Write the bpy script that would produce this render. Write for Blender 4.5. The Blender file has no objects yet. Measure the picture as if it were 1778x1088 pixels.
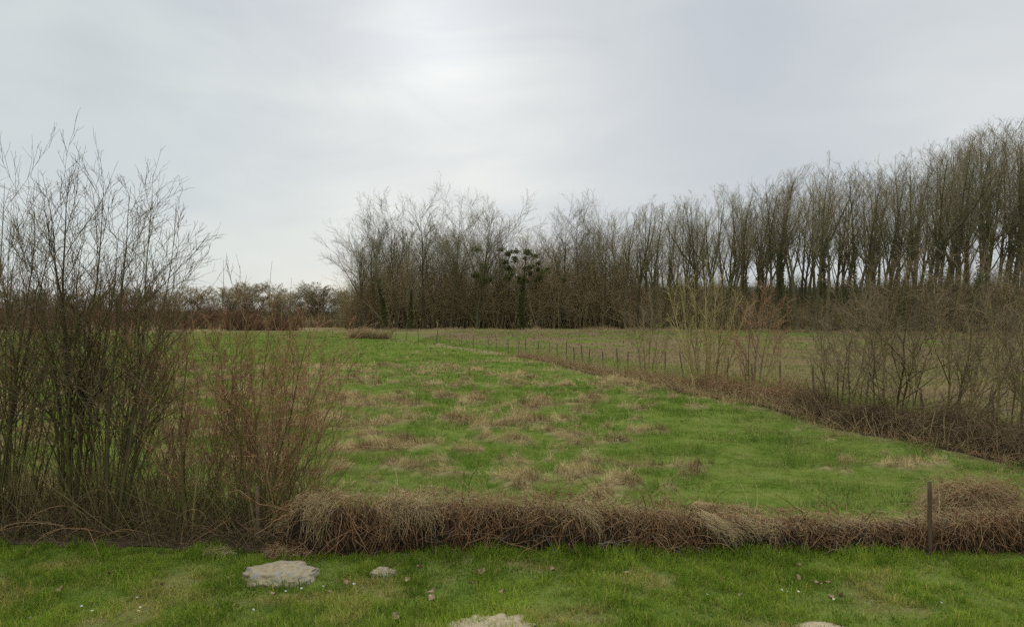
import bpy, math
import numpy as np
from mathutils import Vector, Euler

RS = np.random.RandomState
C = bpy.context.scene.collection
PI = math.pi
F, CX, HY, CAMH = 1158.0, 889.0, 540.0, 2.5       # photo focal length and principal point (pixels), eye height (m)

# ------------------------------------------------------------------ noise and terrain
def _hash(ix, iy, seed):
    h = (ix.astype(np.int64) * 374761393 + iy.astype(np.int64) * 668265263 + seed * 974711) & 0x7fffffff
    h = ((h ^ (h >> 13)) * 1274126177) & 0x7fffffff
    h = (h ^ (h >> 16)) & 0xffff
    return h / 65535.0

def vnoise(x, y, seed=0):
    x = np.asarray(x, float); y = np.asarray(y, float)
    ix = np.floor(x); iy = np.floor(y); fx = x - ix; fy = y - iy
    fx = fx * fx * (3 - 2 * fx); fy = fy * fy * (3 - 2 * fy)
    ix = ix.astype(np.int64); iy = iy.astype(np.int64)
    a = _hash(ix, iy, seed); b = _hash(ix + 1, iy, seed); c = _hash(ix, iy + 1, seed); d = _hash(ix + 1, iy + 1, seed)
    return (a * (1 - fx) + b * fx) * (1 - fy) + (c * (1 - fx) + d * fx) * fy

def fbm(x, y, seed=0, oct=4):
    s = 0; a = .5; t = 0
    for i in range(oct):
        s = s + a * vnoise(x * 2 ** i, y * 2 ** i, seed + i * 17); t += a; a *= .5
    return s / t

def sstep(a, b, x):
    t = np.clip((x - a) / (b - a), 0, 1); return t * t * (3 - 2 * t)

def gp(px, py):                                     # a ground point seen at that photo pixel
    Y = F * CAMH / (py - HY); return np.array([(px - CX) / F * Y, Y])

# the fence row between the pasture and the brown field
FENCE = np.array([gp(*p) for p in [(700, 590), (860, 613), (1003, 637), (1063, 648), (1144, 660), (1230, 676), (1343, 697), (1486, 738), (1709, 782), (1900, 830), (2090, 884)]])
FENCE = np.vstack([[FENCE[0] + (FENCE[0] - FENCE[1]) * .55], FENCE])

def fence_dist(x, y):
    """signed distance to the fence row: positive on the brown field's side"""
    x = np.asarray(x, float); y = np.asarray(y, float)
    best = np.full(x.shape, 1e9); sg = np.ones(x.shape)
    for a, b in zip(FENCE[:-1], FENCE[1:]):
        d = b - a; L = (d ** 2).sum()
        t = np.clip(((x - a[0]) * d[0] + (y - a[1]) * d[1]) / L, 0, 1)
        qx = x - (a[0] + t * d[0]); qy = y - (a[1] + t * d[1]); dd = np.hypot(qx, qy)
        cr = d[0] * qy - d[1] * qx
        m = dd < best; best = np.where(m, dd, best); sg = np.where(m, np.where(cr > 0, 1., -1.), sg)
    return best * sg

def dry_mask(x, y):
    """where the pasture carries dead grass: rows of flattened tussocks"""
    fd = fence_dist(x, y)
    n = .72 * fbm(x * 1.9 + y * .3, y * 3.0 - x * .2, 5, 3) + .28 * fbm(x * .30, y * .95 - x * .06, 6, 3)
    big = fbm(x * .16 + 9, y * .13, 8, 3)
    px = x / np.maximum(y, 1) * F + CX
    w = sstep(1320, 1000, px) * sstep(38, 20, y) * 1.05
    w = w * (.55 + .9 * sstep(.35, .65, big))
    m = sstep(.53, .612, n + .20 * (w - .78))
    return np.where((y > 7.4) & (fd < 0), m, 0)

def H(x, y):
    x = np.asarray(x, float); y = np.asarray(y, float)
    verge = sstep(7.6, 6.4, y)
    z = (fbm(x * .35, y * .35, 1, 3) - .5) * .22 * (1 - verge) + (fbm(x * 1.3, y * 1.3, 2, 3) - .5) * (.07 - .02 * verge)
    z = z * sstep(220, 90, y) + .07 * dry_mask(x, y) * sstep(45, 20, y)
    return z

def P3(px, py, dz=0):
    x, y = gp(px, py); return (x, y, float(H(x, y)) + dz)

# ------------------------------------------------------------------ meshes
def new_mesh(name, V, loops, starts, smooth=True, attrs=None, colors=None):
    me = bpy.data.meshes.new(name)
    me.vertices.add(len(V)); me.vertices.foreach_set('co', np.ascontiguousarray(V, np.float32).ravel())
    me.loops.add(len(loops)); me.loops.foreach_set('vertex_index', np.ascontiguousarray(loops, np.int32))
    me.polygons.add(len(starts)); me.polygons.foreach_set('loop_start', np.ascontiguousarray(starts, np.int32))
    me.polygons.foreach_set('use_smooth', np.full(len(starts), smooth))
    for k, v in (attrs or {}).items():
        a = me.attributes.new(k, 'FLOAT', 'POINT'); a.data.foreach_set('value', np.ascontiguousarray(v, np.float32))
    for k, v in (colors or {}).items():
        a = me.attributes.new(k, 'FLOAT_COLOR', 'POINT')
        c = np.ones((len(V), 4), np.float32); c[:, :3] = v; a.data.foreach_set('color', c.ravel())
    me.update(calc_edges=True)
    return me

def obj(name, me, mat=None, parent=None, loc=(0, 0, 0)):
    o = bpy.data.objects.new(name, me); C.objects.link(o); o.location = loc
    if mat is not None:
        for m in (mat if isinstance(mat, (list, tuple)) else [mat]): me.materials.append(m)
    if parent is not None: o.parent = parent
    return o

def tag(o, label=None, cat=None, group=None, kind=None):
    for k, v in (('label', label), ('category', cat), ('group', group), ('kind', kind)):
        if v: o[k] = v
    return o

def thing(name, label, cat, loc=(0, 0, 0), rz=0, group=None):
    o = bpy.data.objects.new(name, None); C.objects.link(o); o.location = loc; o.rotation_euler = (0, 0, rz)
    o.empty_display_size = .2
    return tag(o, label, cat, group)

def dup(root, loc, rot=(0, 0, 0), scale=(1, 1, 1), label=None, group=None):
    r = root.copy(); C.objects.link(r); r.location = loc; r.rotation_euler = rot; r.scale = scale
    if label: r['label'] = label
    if group: r['group'] = group
    for ch in list(root.children):
        c = ch.copy(); C.objects.link(c); c.parent = r
        for g in list(ch.children):
            d = g.copy(); C.objects.link(d); d.parent = c
    return r

class Tubes:
    """tapered tubes along polylines, welded into one mesh"""
    def __init__(s): s.items = []
    def add(s, P, R, sides=3, tint=None):
        P = np.asarray(P, float); R = np.asarray(R, float)
        if P.ndim == 2: P = P[None]; R = R[None]
        if len(P): s.items.append((P, R, sides, np.full(len(P), .5) if tint is None else np.asarray(tint, float)))
    def mesh(s, name, smooth=True):
        VV, LL, SS, TT = [], [], [], []; nv = 0; nl = 0
        for P, R, k, tint in s.items:
            m, n, _ = P.shape
            T = np.empty_like(P); T[:, 1:-1] = P[:, 2:] - P[:, :-2]; T[:, 0] = P[:, 1] - P[:, 0]; T[:, -1] = P[:, -1] - P[:, -2]
            T /= np.linalg.norm(T, axis=2, keepdims=True) + 1e-9
            ref = np.where(np.abs(T[:, :1, 2:3]) > .8, np.array([1., 0, 0]), np.array([0, 0, 1.]))
            ref = np.broadcast_to(ref, T.shape)
            U = ref - (ref * T).sum(2, keepdims=True) * T; U /= np.linalg.norm(U, axis=2, keepdims=True) + 1e-9
            W = np.cross(T, U)
            a = np.arange(k) * 2 * PI / k
            V = P[:, :, None] + R[:, :, None, None] * (np.cos(a)[:, None] * U[:, :, None] + np.sin(a)[:, None] * W[:, :, None])
            idx = np.arange(m * n * k).reshape(m, n, k) + nv
            A = idx[:, :-1]; B = idx[:, 1:]
            Q = np.stack([A, np.roll(A, -1, 2), np.roll(B, -1, 2), B], -1).reshape(-1)
            VV.append(V.reshape(-1, 3)); LL.append(Q); SS.append(np.arange(0, len(Q), 4) + nl)
            TT.append(np.repeat(tint, n * k)); nv += m * n * k; nl += len(Q)
        return new_mesh(name, np.concatenate(VV), np.concatenate(LL), np.concatenate(SS), smooth, {'tint': np.concatenate(TT)})

def unit(v): return v / (np.linalg.norm(v, axis=-1, keepdims=True) + 1e-9)

def walk(start, d, length, n, wander, up, rs, gravity=0):
    """integrate wandering polylines: start (m,3), d (m,3), length (m)"""
    m = len(start); P = np.empty((m, n + 1, 3)); P[:, 0] = start; d = unit(d); st = (length / n)[:, None]
    for i in range(n):
        d = d + rs.normal(0, wander, (m, 3)); d[:, 2] += up - gravity * i / n; d = unit(d)
        P[:, i + 1] = P[:, i] + d * st
    return P

def sprout(P, R, k, rs, t0=.25, t1=1., ang=(25, 50), ratio=.4, shape=.6, n=4, wander=.12, up=.05, rr=.5, tip=.25, rmin=.002, plen=None):
    """k children on each parent polyline"""
    m, np_, _ = P.shape
    if plen is None: plen = np.linalg.norm(np.diff(P, axis=1), axis=2).sum(1)
    t = t0 + (t1 - t0) * (np.arange(k)[None] + rs.rand(m, k)) / k
    f = np.clip(t * (np_ - 1), 0, np_ - 1.001); i = f.astype(int); fr = (f - i)[..., None]
    mi = np.arange(m)[:, None]
    base = P[mi, i] * (1 - fr) + P[mi, i + 1] * fr
    tan = unit(P[mi, i + 1] - P[mi, i])
    rad = R[mi, i] * (1 - fr[..., 0]) + R[mi, i + 1] * fr[..., 0]
    rv = unit(rs.normal(0, 1, (m, k, 3))); side = unit(np.cross(tan, rv))
    a = np.radians(ang[0] + (ang[1] - ang[0]) * rs.rand(m, k))[..., None]
    d = tan * np.cos(a) + side * np.sin(a)
    L = plen[:, None] * ratio * (1 - shape * (t - t0) / max(1e-6, t1 - t0)) * (.6 + .8 * rs.rand(m, k))
    base, d, L, rad = base.reshape(-1, 3), d.reshape(-1, 3), L.reshape(-1), rad.reshape(-1)
    Q = walk(base, d, L, n, wander, up, rs)
    r0 = np.maximum(rad * rr, rmin)
    RR = r0[:, None] * (1 - (1 - tip) * np.linspace(0, 1, n + 1)[None])
    return Q, np.maximum(RR, rmin * .6)

# ------------------------------------------------------------------ materials
def mat_new(name):
    m = bpy.data.materials.new(name); m.use_nodes = True; nt = m.node_tree; nt.nodes.clear()
    out = nt.nodes.new('ShaderNodeOutputMaterial'); return m, nt, out

def N(nt, typ, **kw):
    n = nt.nodes.new(typ)
    for k, v in kw.items():
        if k in n.inputs: n.inputs[k].default_value = v
        else: setattr(n, k, v)
    return n

def mixc(nt, fac, a, b, blend='MIX'):
    n = nt.nodes.new('ShaderNodeMix'); n.data_type = 'RGBA'; n.blend_type = blend
    for s, v in ((0, fac), (6, a), (7, b)):
        if isinstance(v, bpy.types.NodeSocket): nt.links.new(v, n.inputs[s])
        else: n.inputs[s].default_value = v if s == 0 else (*v, 1)
    return n.outputs[2]

def ramp(nt, fac, stops):
    n = nt.nodes.new('ShaderNodeValToRGB'); e = n.color_ramp.elements
    while len(e) < len(stops): e.new(.5)
    for el, (p, c) in zip(e, stops): el.position = p; el.color = (*c, 1) if len(c) == 3 else c
    nt.links.new(fac, n.inputs[0]); return n.outputs[0]

def noise(nt, scale, detail=4, coord=None, rough=.6, dist=0):
    n = N(nt, 'ShaderNodeTexNoise', Scale=scale, Detail=detail, Roughness=rough, Distortion=dist)
    if coord is not None: nt.links.new(coord, n.inputs['Vector'])
    return n.outputs['Fac']

def bark(name, dark, light, nscale=9., bump=0., moss=None, vary=.35):
    m, nt, out = mat_new(name)
    co = N(nt, 'ShaderNodeTexCoord').outputs['Object']
    at = N(nt, 'ShaderNodeAttribute', attribute_name='tint').outputs['Fac']
    oi = N(nt, 'ShaderNodeObjectInfo').outputs['Random']
    nz = noise(nt, nscale, 3, co)
    s = N(nt, 'ShaderNodeMath', operation='MULTIPLY_ADD'); nt.links.new(nz, s.inputs[0]); s.inputs[1].default_value = .8; s.inputs[2].default_value = -.4
    s2 = N(nt, 'ShaderNodeMath', operation='ADD'); nt.links.new(at, s2.inputs[0]); nt.links.new(s.outputs[0], s2.inputs[1]); s2.use_clamp = True
    c = mixc(nt, s2.outputs[0], dark, light)
    if moss: c = mixc(nt, ramp(nt, noise(nt, nscale * .35, 3, co), [(.45, (0, 0, 0)), (.62, (1, 1, 1))]), c, moss)
    hv = N(nt, 'ShaderNodeHueSaturation')
    mr = N(nt, 'ShaderNodeMapRange'); mr.inputs[3].default_value = 1 - vary; mr.inputs[4].default_value = 1 + vary
    nt.links.new(oi, mr.inputs[0]); nt.links.new(mr.outputs[0], hv.inputs['Value']); nt.links.new(c, hv.inputs['Color'])
    b = N(nt, 'ShaderNodeBsdfDiffuse', Roughness=.3)
    nt.links.new(hv.outputs[0], b.inputs['Color'])
    if bump:
        bp = N(nt, 'ShaderNodeBump', Strength=bump, Distance=.01); nt.links.new(nz, bp.inputs['Height']); nt.links.new(bp.outputs[0], b.inputs['Normal'])
    nt.links.new(b.outputs[0], out.inputs[0]); return m

def blade_mat(name, trans=.35, spec=.06):
    m, nt, out = mat_new(name)
    c = N(nt, 'ShaderNodeAttribute', attribute_name='col').outputs['Color']
    d = N(nt, 'ShaderNodeBsdfDiffuse')
    t = N(nt, 'ShaderNodeBsdfTranslucent'); mx = N(nt, 'ShaderNodeMixShader'); mx.inputs[0].default_value = trans
    nt.links.new(c, d.inputs['Color']); nt.links.new(c, t.inputs['Color'])
    nt.links.new(d.outputs[0], mx.inputs[1]); nt.links.new(t.outputs[0], mx.inputs[2]); nt.links.new(mx.outputs[0], out.inputs[0]); return m

M = dict(
    coppice=bark('coppice_bark', (.22, .18, .072), (.47, .39, .185), 9),
    darktwig=bark('dark_twig', (.10, .078, .050), (.29, .22, .135), 8),
    willow=bark('willow_bark', (.060, .048, .024), (.16, .128, .065), 14, 0, moss=(.11, .105, .036)),
    willow_twig=bark('willow_twig', (.080, .062, .036), (.22, .165, .094), 10),
    red_twig=bark('red_twig', (.16, .078, .048), (.40, .215, .125), 10),
    olive=bark('olive_bark', (.12, .10, .038), (.33, .27, .115), 9),
    greytwig=bark('grey_twig', (.14, .108, .066), (.36, .285, .175), 8),
    tree=bark('tree_bark', (.070, .058, .034), (.17, .145, .092), 2.5, moss=(.11, .10, .042)),
    twig=bark('tree_twig', (.15, .122, .070), (.36, .305, .19), 1.5),
    paletwig=bark('pale_tree_twig', (.14, .120, .080), (.33, .29, .205), 1.5),
    thicket=bark('thicket_stem', (.12, .092, .048), (.35, .265, .14), .6),
    rust=bark('rusty_thicket', (.080, .048, .029), (.23, .142, .082), .5),
    bramble=bark('bramble_cane', (.080, .036, .016), (.44, .265, .14), 6, vary=.1),
    palestraw=bark('pale_dead_grass', (.25, .185, .095), (.58, .46, .26), 5, vary=.05),
    straw=bark('dead_grass_straw', (.19, .132, .062), (.52, .40, .215), 5, vary=.05),
    greycane=bark('grey_cane', (.10, .09, .075), (.26, .23, .19), 6, vary=.05),
    darktangle=bark('dark_bramble', (.060, .040, .024), (.25, .175, .10), 4, vary=.1),
    post=bark('weathered_post', (.075, .052, .036), (.26, .19, .13), 22, 0),
    wire=bark('rusty_wire', (.10, .075, .06), (.16, .13, .11), 20),
    blade=blade_mat('grass_blade'), dryblade=blade_mat('dry_grass_blade', .25),
)

def simple(name, a, b, scale, rough=.9, bump=.5, coord='Object', extra=None):
    m, nt, out = mat_new(name); co = N(nt, 'ShaderNodeTexCoord').outputs[coord]
    f = noise(nt, scale, 6, co, .65)
    c = mixc(nt, ramp(nt, f, [(.3, (0, 0, 0)), (.7, (1, 1, 1))]), a, b)
    if extra: c = extra(nt, co, c)
    p = N(nt, 'ShaderNodeBsdfPrincipled', Roughness=rough); p.inputs['Specular IOR Level'].default_value = .08
    nt.links.new(c, p.inputs['Base Color'])
    bp = N(nt, 'ShaderNodeBump', Strength=bump, Distance=.02); nt.links.new(f, bp.inputs['Height']); nt.links.new(bp.outputs[0], p.inputs['Normal'])
    nt.links.new(p.outputs[0], out.inputs[0]); return m

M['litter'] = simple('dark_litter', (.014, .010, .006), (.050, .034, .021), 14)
M['soil'] = simple('bare_soil', (.040, .029, .017), (.13, .095, .056), 9, 1, .5)
M['leafdead'] = simple('dead_leaf', (.16, .10, .055), (.40, .29, .18), 40)
M['petal'] = simple('white_petal', (.75, .75, .74), (.82, .82, .82), 30, .6, .05)
M['yolk'] = simple('flower_centre', (.6, .4, .03), (.7, .5, .05), 60, .7)
M['ivy'] = blade_mat('ivy_leaf', .45); nt_ = M['ivy'].node_tree
for q_ in list(nt_.nodes):
    if q_.type == 'ATTRIBUTE':
        cc = ramp(nt_, noise(nt_, 3, 3, N(nt_, 'ShaderNodeTexCoord').outputs['Object']), [(.3, (.055, .062, .020)), (.7, (.15, .15, .055))])
        for l_ in list(q_.outputs['Color'].links): nt_.links.new(cc, l_.to_socket)
        nt_.nodes.remove(q_)
M['hill'] = simple('wooded_hill', (.075, .075, .055), (.13, .12, .085), .25, 1, 1)
def stone_extra(nt, co, c):
    n = ramp(nt, noise(nt, 9, 6, co, .7, .5), [(.50, (0, 0, 0)), (.66, (.8, .8, .8))])
    c = mixc(nt, n, c, (.25, .245, .24))
    w = ramp(nt, noise(nt, 45, 3, co), [(.60, (0, 0, 0)), (.70, (1, 1, 1))])
    return mixc(nt, w, c, (.17, .12, .07))
M['stone'] = simple('lichened_stone', (.22, .175, .105), (.40, .33, .215), 22, .95, .9, extra=stone_extra)
M['sandstone'] = simple('sandy_stone', (.25, .20, .125), (.40, .33, .22), 26, .95, .8)

def ground_mat(name, brown):
    m, nt, out = mat_new(name); co = N(nt, 'ShaderNodeTexCoord').outputs['Object']
    at = N(nt, 'ShaderNodeAttribute', attribute_name='dry').outputs['Fac']
    fine = noise(nt, 7, 8, co, .78); mid = noise(nt, 1.4, 6, co, .7)
    g = mixc(nt, ramp(nt, fine, [(.3, (0, 0, 0)), (.7, (1, 1, 1))]), (.040, .062, .010), (.125, .175, .030))
    g = mixc(nt, ramp(nt, mid, [(.4, (0, 0, 0)), (.75, (1, 1, 1))]), g, (.165, .180, .050))
    d = mixc(nt, ramp(nt, fine, [(.35, (0, 0, 0)), (.65, (1, 1, 1))]), (.12, .085, .042), (.31, .24, .125))
    c = mixc(nt, at, g, d)
    if brown:
        st = N(nt, 'ShaderNodeMapping'); nt.links.new(co, st.inputs[0]); st.inputs['Scale'].default_value = (.10, .42, 1)
        b1 = mixc(nt, fine, (.10, .073, .038), (.22, .165, .088))
        k = ramp(nt, noise(nt, 1, 5, st.outputs[0], .62), [(.36, (0, 0, 0)), (.54, (1, 1, 1))])
        c = mixc(nt, k, mixc(nt, .6, g, b1), b1)
        c = mixc(nt, at, c, g)
    p = N(nt, 'ShaderNodeBsdfDiffuse', Roughness=.3)
    nt.links.new(c, p.inputs['Color'])
    bp = N(nt, 'ShaderNodeBump', Strength=.6, Distance=.05); nt.links.new(fine, bp.inputs['Height']); nt.links.new(bp.outputs[0], p.inputs['Normal'])
    nt.links.new(p.outputs[0], out.inputs[0]); return m

# ------------------------------------------------------------------ ground
def axis(fine_lo, fine_hi, step, far, growth=1.16):
    a = list(np.arange(fine_lo, fine_hi, step)); s = step
    while a[-1] < far: s *= growth; a.append(a[-1] + s)
    s = step; b = []
    x = fine_lo
    lo = -far if fine_lo < 0 else -60
    while x > lo: s *= growth; x -= s; b.append(x)
    return np.array(b[::-1] + a)

def grid_mesh(name, xs, ys, zf, keep=None, attrs=None):
    X, Y = np.meshgrid(xs, ys); Z = zf(X, Y); V = np.stack([X, Y, Z], -1).reshape(-1, 3)
    n, m = X.shape; idx = np.arange(n * m).reshape(n, m)
    Q = np.stack([idx[:-1, :-1], idx[:-1, 1:], idx[1:, 1:], idx[1:, :-1]], -1)
    if keep is not None: Q = Q[keep(.5 * (X[:-1, :-1] + X[1:, 1:]), .5 * (Y[:-1, :-1] + Y[1:, 1:]))]
    Q = Q.reshape(-1, 4); used, inv = np.unique(Q, return_inverse=True); V = V[used]; Q = inv.reshape(-1)
    return new_mesh(name, V, Q, np.arange(0, len(Q), 4), True, {k: f(V[:, 0], V[:, 1]) for k, f in (attrs or {}).items()})

def ground_dry(x, y):
    d = dry_mask(x, y)
    far = sstep(76, 88, y) * sstep(.42, .6, fbm(x * .08, y * .3, 31, 3))
    left = sstep(-6, -9, x - 0 * y) * sstep(60, 88, y) * .7 * (y < 200)
    fd = np.abs(fence_dist(x, y)); strip = sstep(1.3, .4, fd) * (y < 62)
    verge = .45 * sstep(.52, .68, fbm(x * 1.6, y * 2.6, 41, 4)) * (y < 7)
    return np.clip(np.maximum.reduce([d, far, left, strip * .9, verge]), 0, 1)

xs = axis(-14, 16, .2, 3500); ys = axis(3.6, 34, .2, 4500)
tag(obj('ground', grid_mesh('ground', xs, ys, H, None, {'dry': ground_dry}), ground_mat('pasture_ground', False)), kind='structure')

def rough_green(x, y):
    fd = fence_dist(x, y)
    near = sstep(5.5, 1.5, fd + 3 * (fbm(x * .4, y * .4, 51, 3) - .5))
    far = sstep(76, 82, y + 4 * (fbm(x * .2, y * .2, 52, 2) - .5))
    pat = sstep(.56, .68, fbm(x * .13, y * .2, 53, 3)) * .8
    return np.clip(np.maximum.reduce([near, far * .5, pat * .4]), 0, 1)
ys2 = axis(9, 40, .35, 86); xs2 = axis(-12, 30, .35, 90)
ys2 = ys2[(ys2 > 8) & (ys2 < 86)]; xs2 = xs2[(xs2 > -16) & (xs2 < 90)]
tag(obj('brown_field', grid_mesh('brown_field', xs2, ys2, lambda x, y: H(x, y) + .012, lambda x, y: fence_dist(x, y) > .35, {'dry': rough_green}),
        ground_mat('stubble_ground', True)), kind='structure')

# distant wooded rise behind the right-hand wood
def hillz(x, y):
    r = sstep(150, 185, y - .05 * x) * sstep(330, 240, y) * sstep(5, 40, x)
    return r * (8.6 + 1.0 * fbm(x * .05, y * .05, 61, 3) + .9 * fbm(x * .5, y * .5, 62, 3)) - .3
tag(obj('hill', grid_mesh('hill', np.linspace(-5, 320, 240), np.linspace(140, 340, 90), hillz), M['hill']), kind='structure')

# ------------------------------------------------------------------ grass
def blades(name, x, y, h, w, col, rs, lean=.5, flop=None, segs=3, z=None):
    n = len(x); z0 = (H(x, y) if z is None else z) - .01
    a = rs.rand(n) * 2 * PI; la = rs.rand(n) * 2 * PI if flop is None else flop + rs.normal(0, .6, n)
    ln = np.abs(rs.normal(lean, .3, n)); hx = np.cos(la) * ln * h; hy = np.sin(la) * ln * h
    up = h * np.sqrt(np.clip(1 - np.minimum(ln, .98) ** 2, .03, 1))
    wx = np.cos(a) * w / 2; wy = np.sin(a) * w / 2
    B = np.stack([x, y, z0], -1)
    if segs == 3:
        V = np.empty((n, 5, 3))
        mid = B + np.stack([hx * .32, hy * .32, up * .62 + .01], -1); tipp = B + np.stack([hx, hy, up + .01], -1); W = np.stack([wx, wy, 0 * wx], -1)
        V[:, 0] = B - W; V[:, 1] = B + W; V[:, 2] = mid + W * .75; V[:, 3] = mid - W * .75; V[:, 4] = tipp
        o = np.arange(n)[:, None] * 5
        L = (o + np.array([0, 1, 2, 3, 3, 2, 4])[None]).reshape(-1); S = (np.arange(n)[:, None] * 7 + np.array([0, 4])[None]).reshape(-1); k = 5
    else:
        V = np.empty((n, 3, 3)); W = np.stack([wx, wy, 0 * wx], -1)
        V[:, 0] = B - W; V[:, 1] = B + W; V[:, 2] = B + np.stack([hx, hy, up + .01], -1)
        L = np.arange(n * 3); S = np.arange(0, n * 3, 3); k = 3
    return new_mesh(name, V.reshape(-1, 3), L, S, False, None, {'col': np.repeat(col, k, 0)})

def greens(n, rs, x, y, yellow=None):
    t = np.clip(((.5 * fbm(x * 1.7, y * 1.7, 71, 3) + .5 * fbm(x * 5.5, y * 5.5, 72, 3)) - .5) * 2.0 + .5 + rs.normal(0, .22, n), 0, 1)[:, None]
    c = np.array([.055, .105, .012]) * (1 - t) + np.array([.165, .250, .036]) * t
    if yellow is not None: c = c * (1 - yellow[:, None]) + np.array([.34, .29, .125]) * (.75 + .5 * rs.rand(n)[:, None]) * yellow[:, None]
    return c

def area(n, x0, x1, y0, y1, rs, wide=1.05, pad=1.5):
    """uniform random ground points in a strip, kept to the width the view can reach"""
    x = x0 + (x1 - x0) * rs.rand(n); y = y0 + (y1 - y0) * rs.rand(n)
    k = np.abs(x) < np.abs(y) * wide + pad; return x[k], y[k]

HEDGE_X0, HEDGE_X1 = -2.45, 9.2
def hedge_front(x):                                 # the line where verge grass meets hedge and shrubs
    return 6.88 + .10 * (fbm(x * 1.1, x * 0 + 3, 81, 3) - .5) * 2 + .12 * sstep(-2.2, -3.2, x)

rs = RS(11)
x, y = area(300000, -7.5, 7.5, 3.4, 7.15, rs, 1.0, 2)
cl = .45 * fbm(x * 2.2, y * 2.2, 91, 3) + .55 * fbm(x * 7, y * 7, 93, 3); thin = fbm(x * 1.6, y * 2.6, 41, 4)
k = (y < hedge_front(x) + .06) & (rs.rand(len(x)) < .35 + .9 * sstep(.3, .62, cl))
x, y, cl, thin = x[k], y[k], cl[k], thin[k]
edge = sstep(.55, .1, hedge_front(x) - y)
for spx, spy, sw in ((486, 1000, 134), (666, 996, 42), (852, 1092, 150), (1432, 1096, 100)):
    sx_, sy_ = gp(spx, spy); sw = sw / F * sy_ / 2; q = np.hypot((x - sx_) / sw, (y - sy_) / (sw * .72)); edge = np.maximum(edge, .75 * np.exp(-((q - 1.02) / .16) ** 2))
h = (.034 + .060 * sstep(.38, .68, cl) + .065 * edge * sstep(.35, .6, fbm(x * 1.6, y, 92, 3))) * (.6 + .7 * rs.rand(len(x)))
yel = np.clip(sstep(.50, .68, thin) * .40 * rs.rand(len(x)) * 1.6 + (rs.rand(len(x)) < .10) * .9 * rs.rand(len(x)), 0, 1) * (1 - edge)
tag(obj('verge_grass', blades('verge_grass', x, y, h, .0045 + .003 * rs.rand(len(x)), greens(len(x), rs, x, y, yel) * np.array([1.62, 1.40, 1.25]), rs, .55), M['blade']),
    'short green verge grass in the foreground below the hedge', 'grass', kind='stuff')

V_, cols = [], []
rs = RS(12)
parts = []
for (y0, y1, dens, w, hh) in ((6.9, 13.5, 1150, .008, .085), (13.5, 22, 460, .014, .10), (22, 38, 130, .028, .11), (38, 80, 26, .06, .12)):
    x0, x1 = -min(1.05 * y1 + 2, 60), min(1.05 * y1 + 2, 22)
    n = int(dens * (x1 - x0) * (y1 - y0)); x, y = area(n, x0, x1, y0, y1, rs)
    k = fence_dist(x, y) < -.05; k &= (y > hedge_front(x) + .5) | (x < HEDGE_X0)
    k &= y > hedge_front(x) + .25
    x, y = x[k], y[k]; d = dry_mask(x, y); cl = fbm(x * 1.5, y * 2.2, 95, 4)
    k = rs.rand(len(x)) < (.35 + .8 * sstep(.3, .65, cl)) * (1 - .75 * d); x, y, d, cl = x[k], y[k], d[k], cl[k]
    yel = np.clip(d * .8 + .45 * sstep(.5, .7, fbm(x * .5, y * .8, 97, 3)) * rs.rand(len(x)) + (rs.rand(len(x)) < .10) * .7, 0, 1)
    parts.append((x, y, hh * (.48 + 1.0 * sstep(.44, .70, cl)) * (.6 + .7 * rs.rand(len(x))), w * (.7 + .6 * rs.rand(len(x))), greens(len(x), rs, x, y, yel)))
cat = [np.concatenate([p[i] for p in parts]) for i in range(5)]
tag(obj('pasture_grass', blades('pasture_grass', *cat, rs, .5, segs=1), M['blade']),
    'bright green pasture grass of the field behind the low hedge', 'grass', kind='stuff')

rs = RS(13); parts = []
for (y0, y1, dens, w, hh) in ((7.4, 14, 1900, .007, .16), (14, 24, 760, .012, .19), (24, 45, 190, .028, .20)):
    x0, x1 = -min(1.05 * y1 + 2, 40), min(1.05 * y1 + 2, 14)
    n = int(dens * (x1 - x0) * (y1 - y0)); x, y = area(n, x0, x1, y0, y1, rs)
    d = dry_mask(x, y); k = (rs.rand(len(x)) < d * .95) & (fence_dist(x, y) < -.5) & (y > hedge_front(x) + .7); x, y, d = x[k], y[k], d[k]
    t = np.clip((fbm(x * 3.0, y * 4.0, 99, 3) - .5) * 2.2 + .5 + rs.normal(0, .2, len(x)), 0, 1)[:, None]
    c = np.array([.13, .088, .040]) * (1 - t) + np.array([.52, .41, .20]) * t
    parts.append((x, y, hh * (.35 + .65 * d) * (.55 + .7 * rs.rand(len(x))), w * (.7 + .6 * rs.rand(len(x))), c))
cat = [np.concatenate([p[i] for p in parts]) for i in range(5)]
tag(obj('dry_grass', blades('dry_grass', *cat, rs, .84, flop=2 * PI * fbm(cat[0] * .9, cat[1] * .9, 101, 2) * 2), M['dryblade']),
    'rows of flattened straw coloured dead grass tussocks lying across the pasture', 'dry grass', kind='stuff')

rs = RS(14); parts = []
for (y0, y1, dens, w, hh) in ((10, 24, 260, .014, .14), (24, 45, 80, .03, .15), (45, 80, 18, .07, .16)):
    x0, x1 = -8, min(1.05 * y1 + 2, 75)
    n = int(dens * (x1 - x0) * (y1 - y0)); x, y = area(n, x0, x1, y0, y1, rs)
    k = fence_dist(x, y) > .45; x, y = x[k], y[k]; g = rough_green(x, y)
    k = rs.rand(len(x)) < .45 + .45 * g; x, y, g = x[k], y[k], g[k]
    yel = np.where(rs.rand(len(x)) < g, .15, .95)
    c = greens(len(x), rs, x, y, yel * 0 + .15 * rs.rand(len(x)))
    br = np.array([.20, .147, .080]) * (.5 + rs.rand(len(x))[:, None])
    c = np.where((yel > .5)[:, None], br, c)
    parts.append((x, y, hh * (.5 + .8 * rs.rand(len(x))), w * (.7 + .6 * rs.rand(len(x))), c))
cat = [np.concatenate([p[i] for p in parts]) for i in range(5)]
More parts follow.
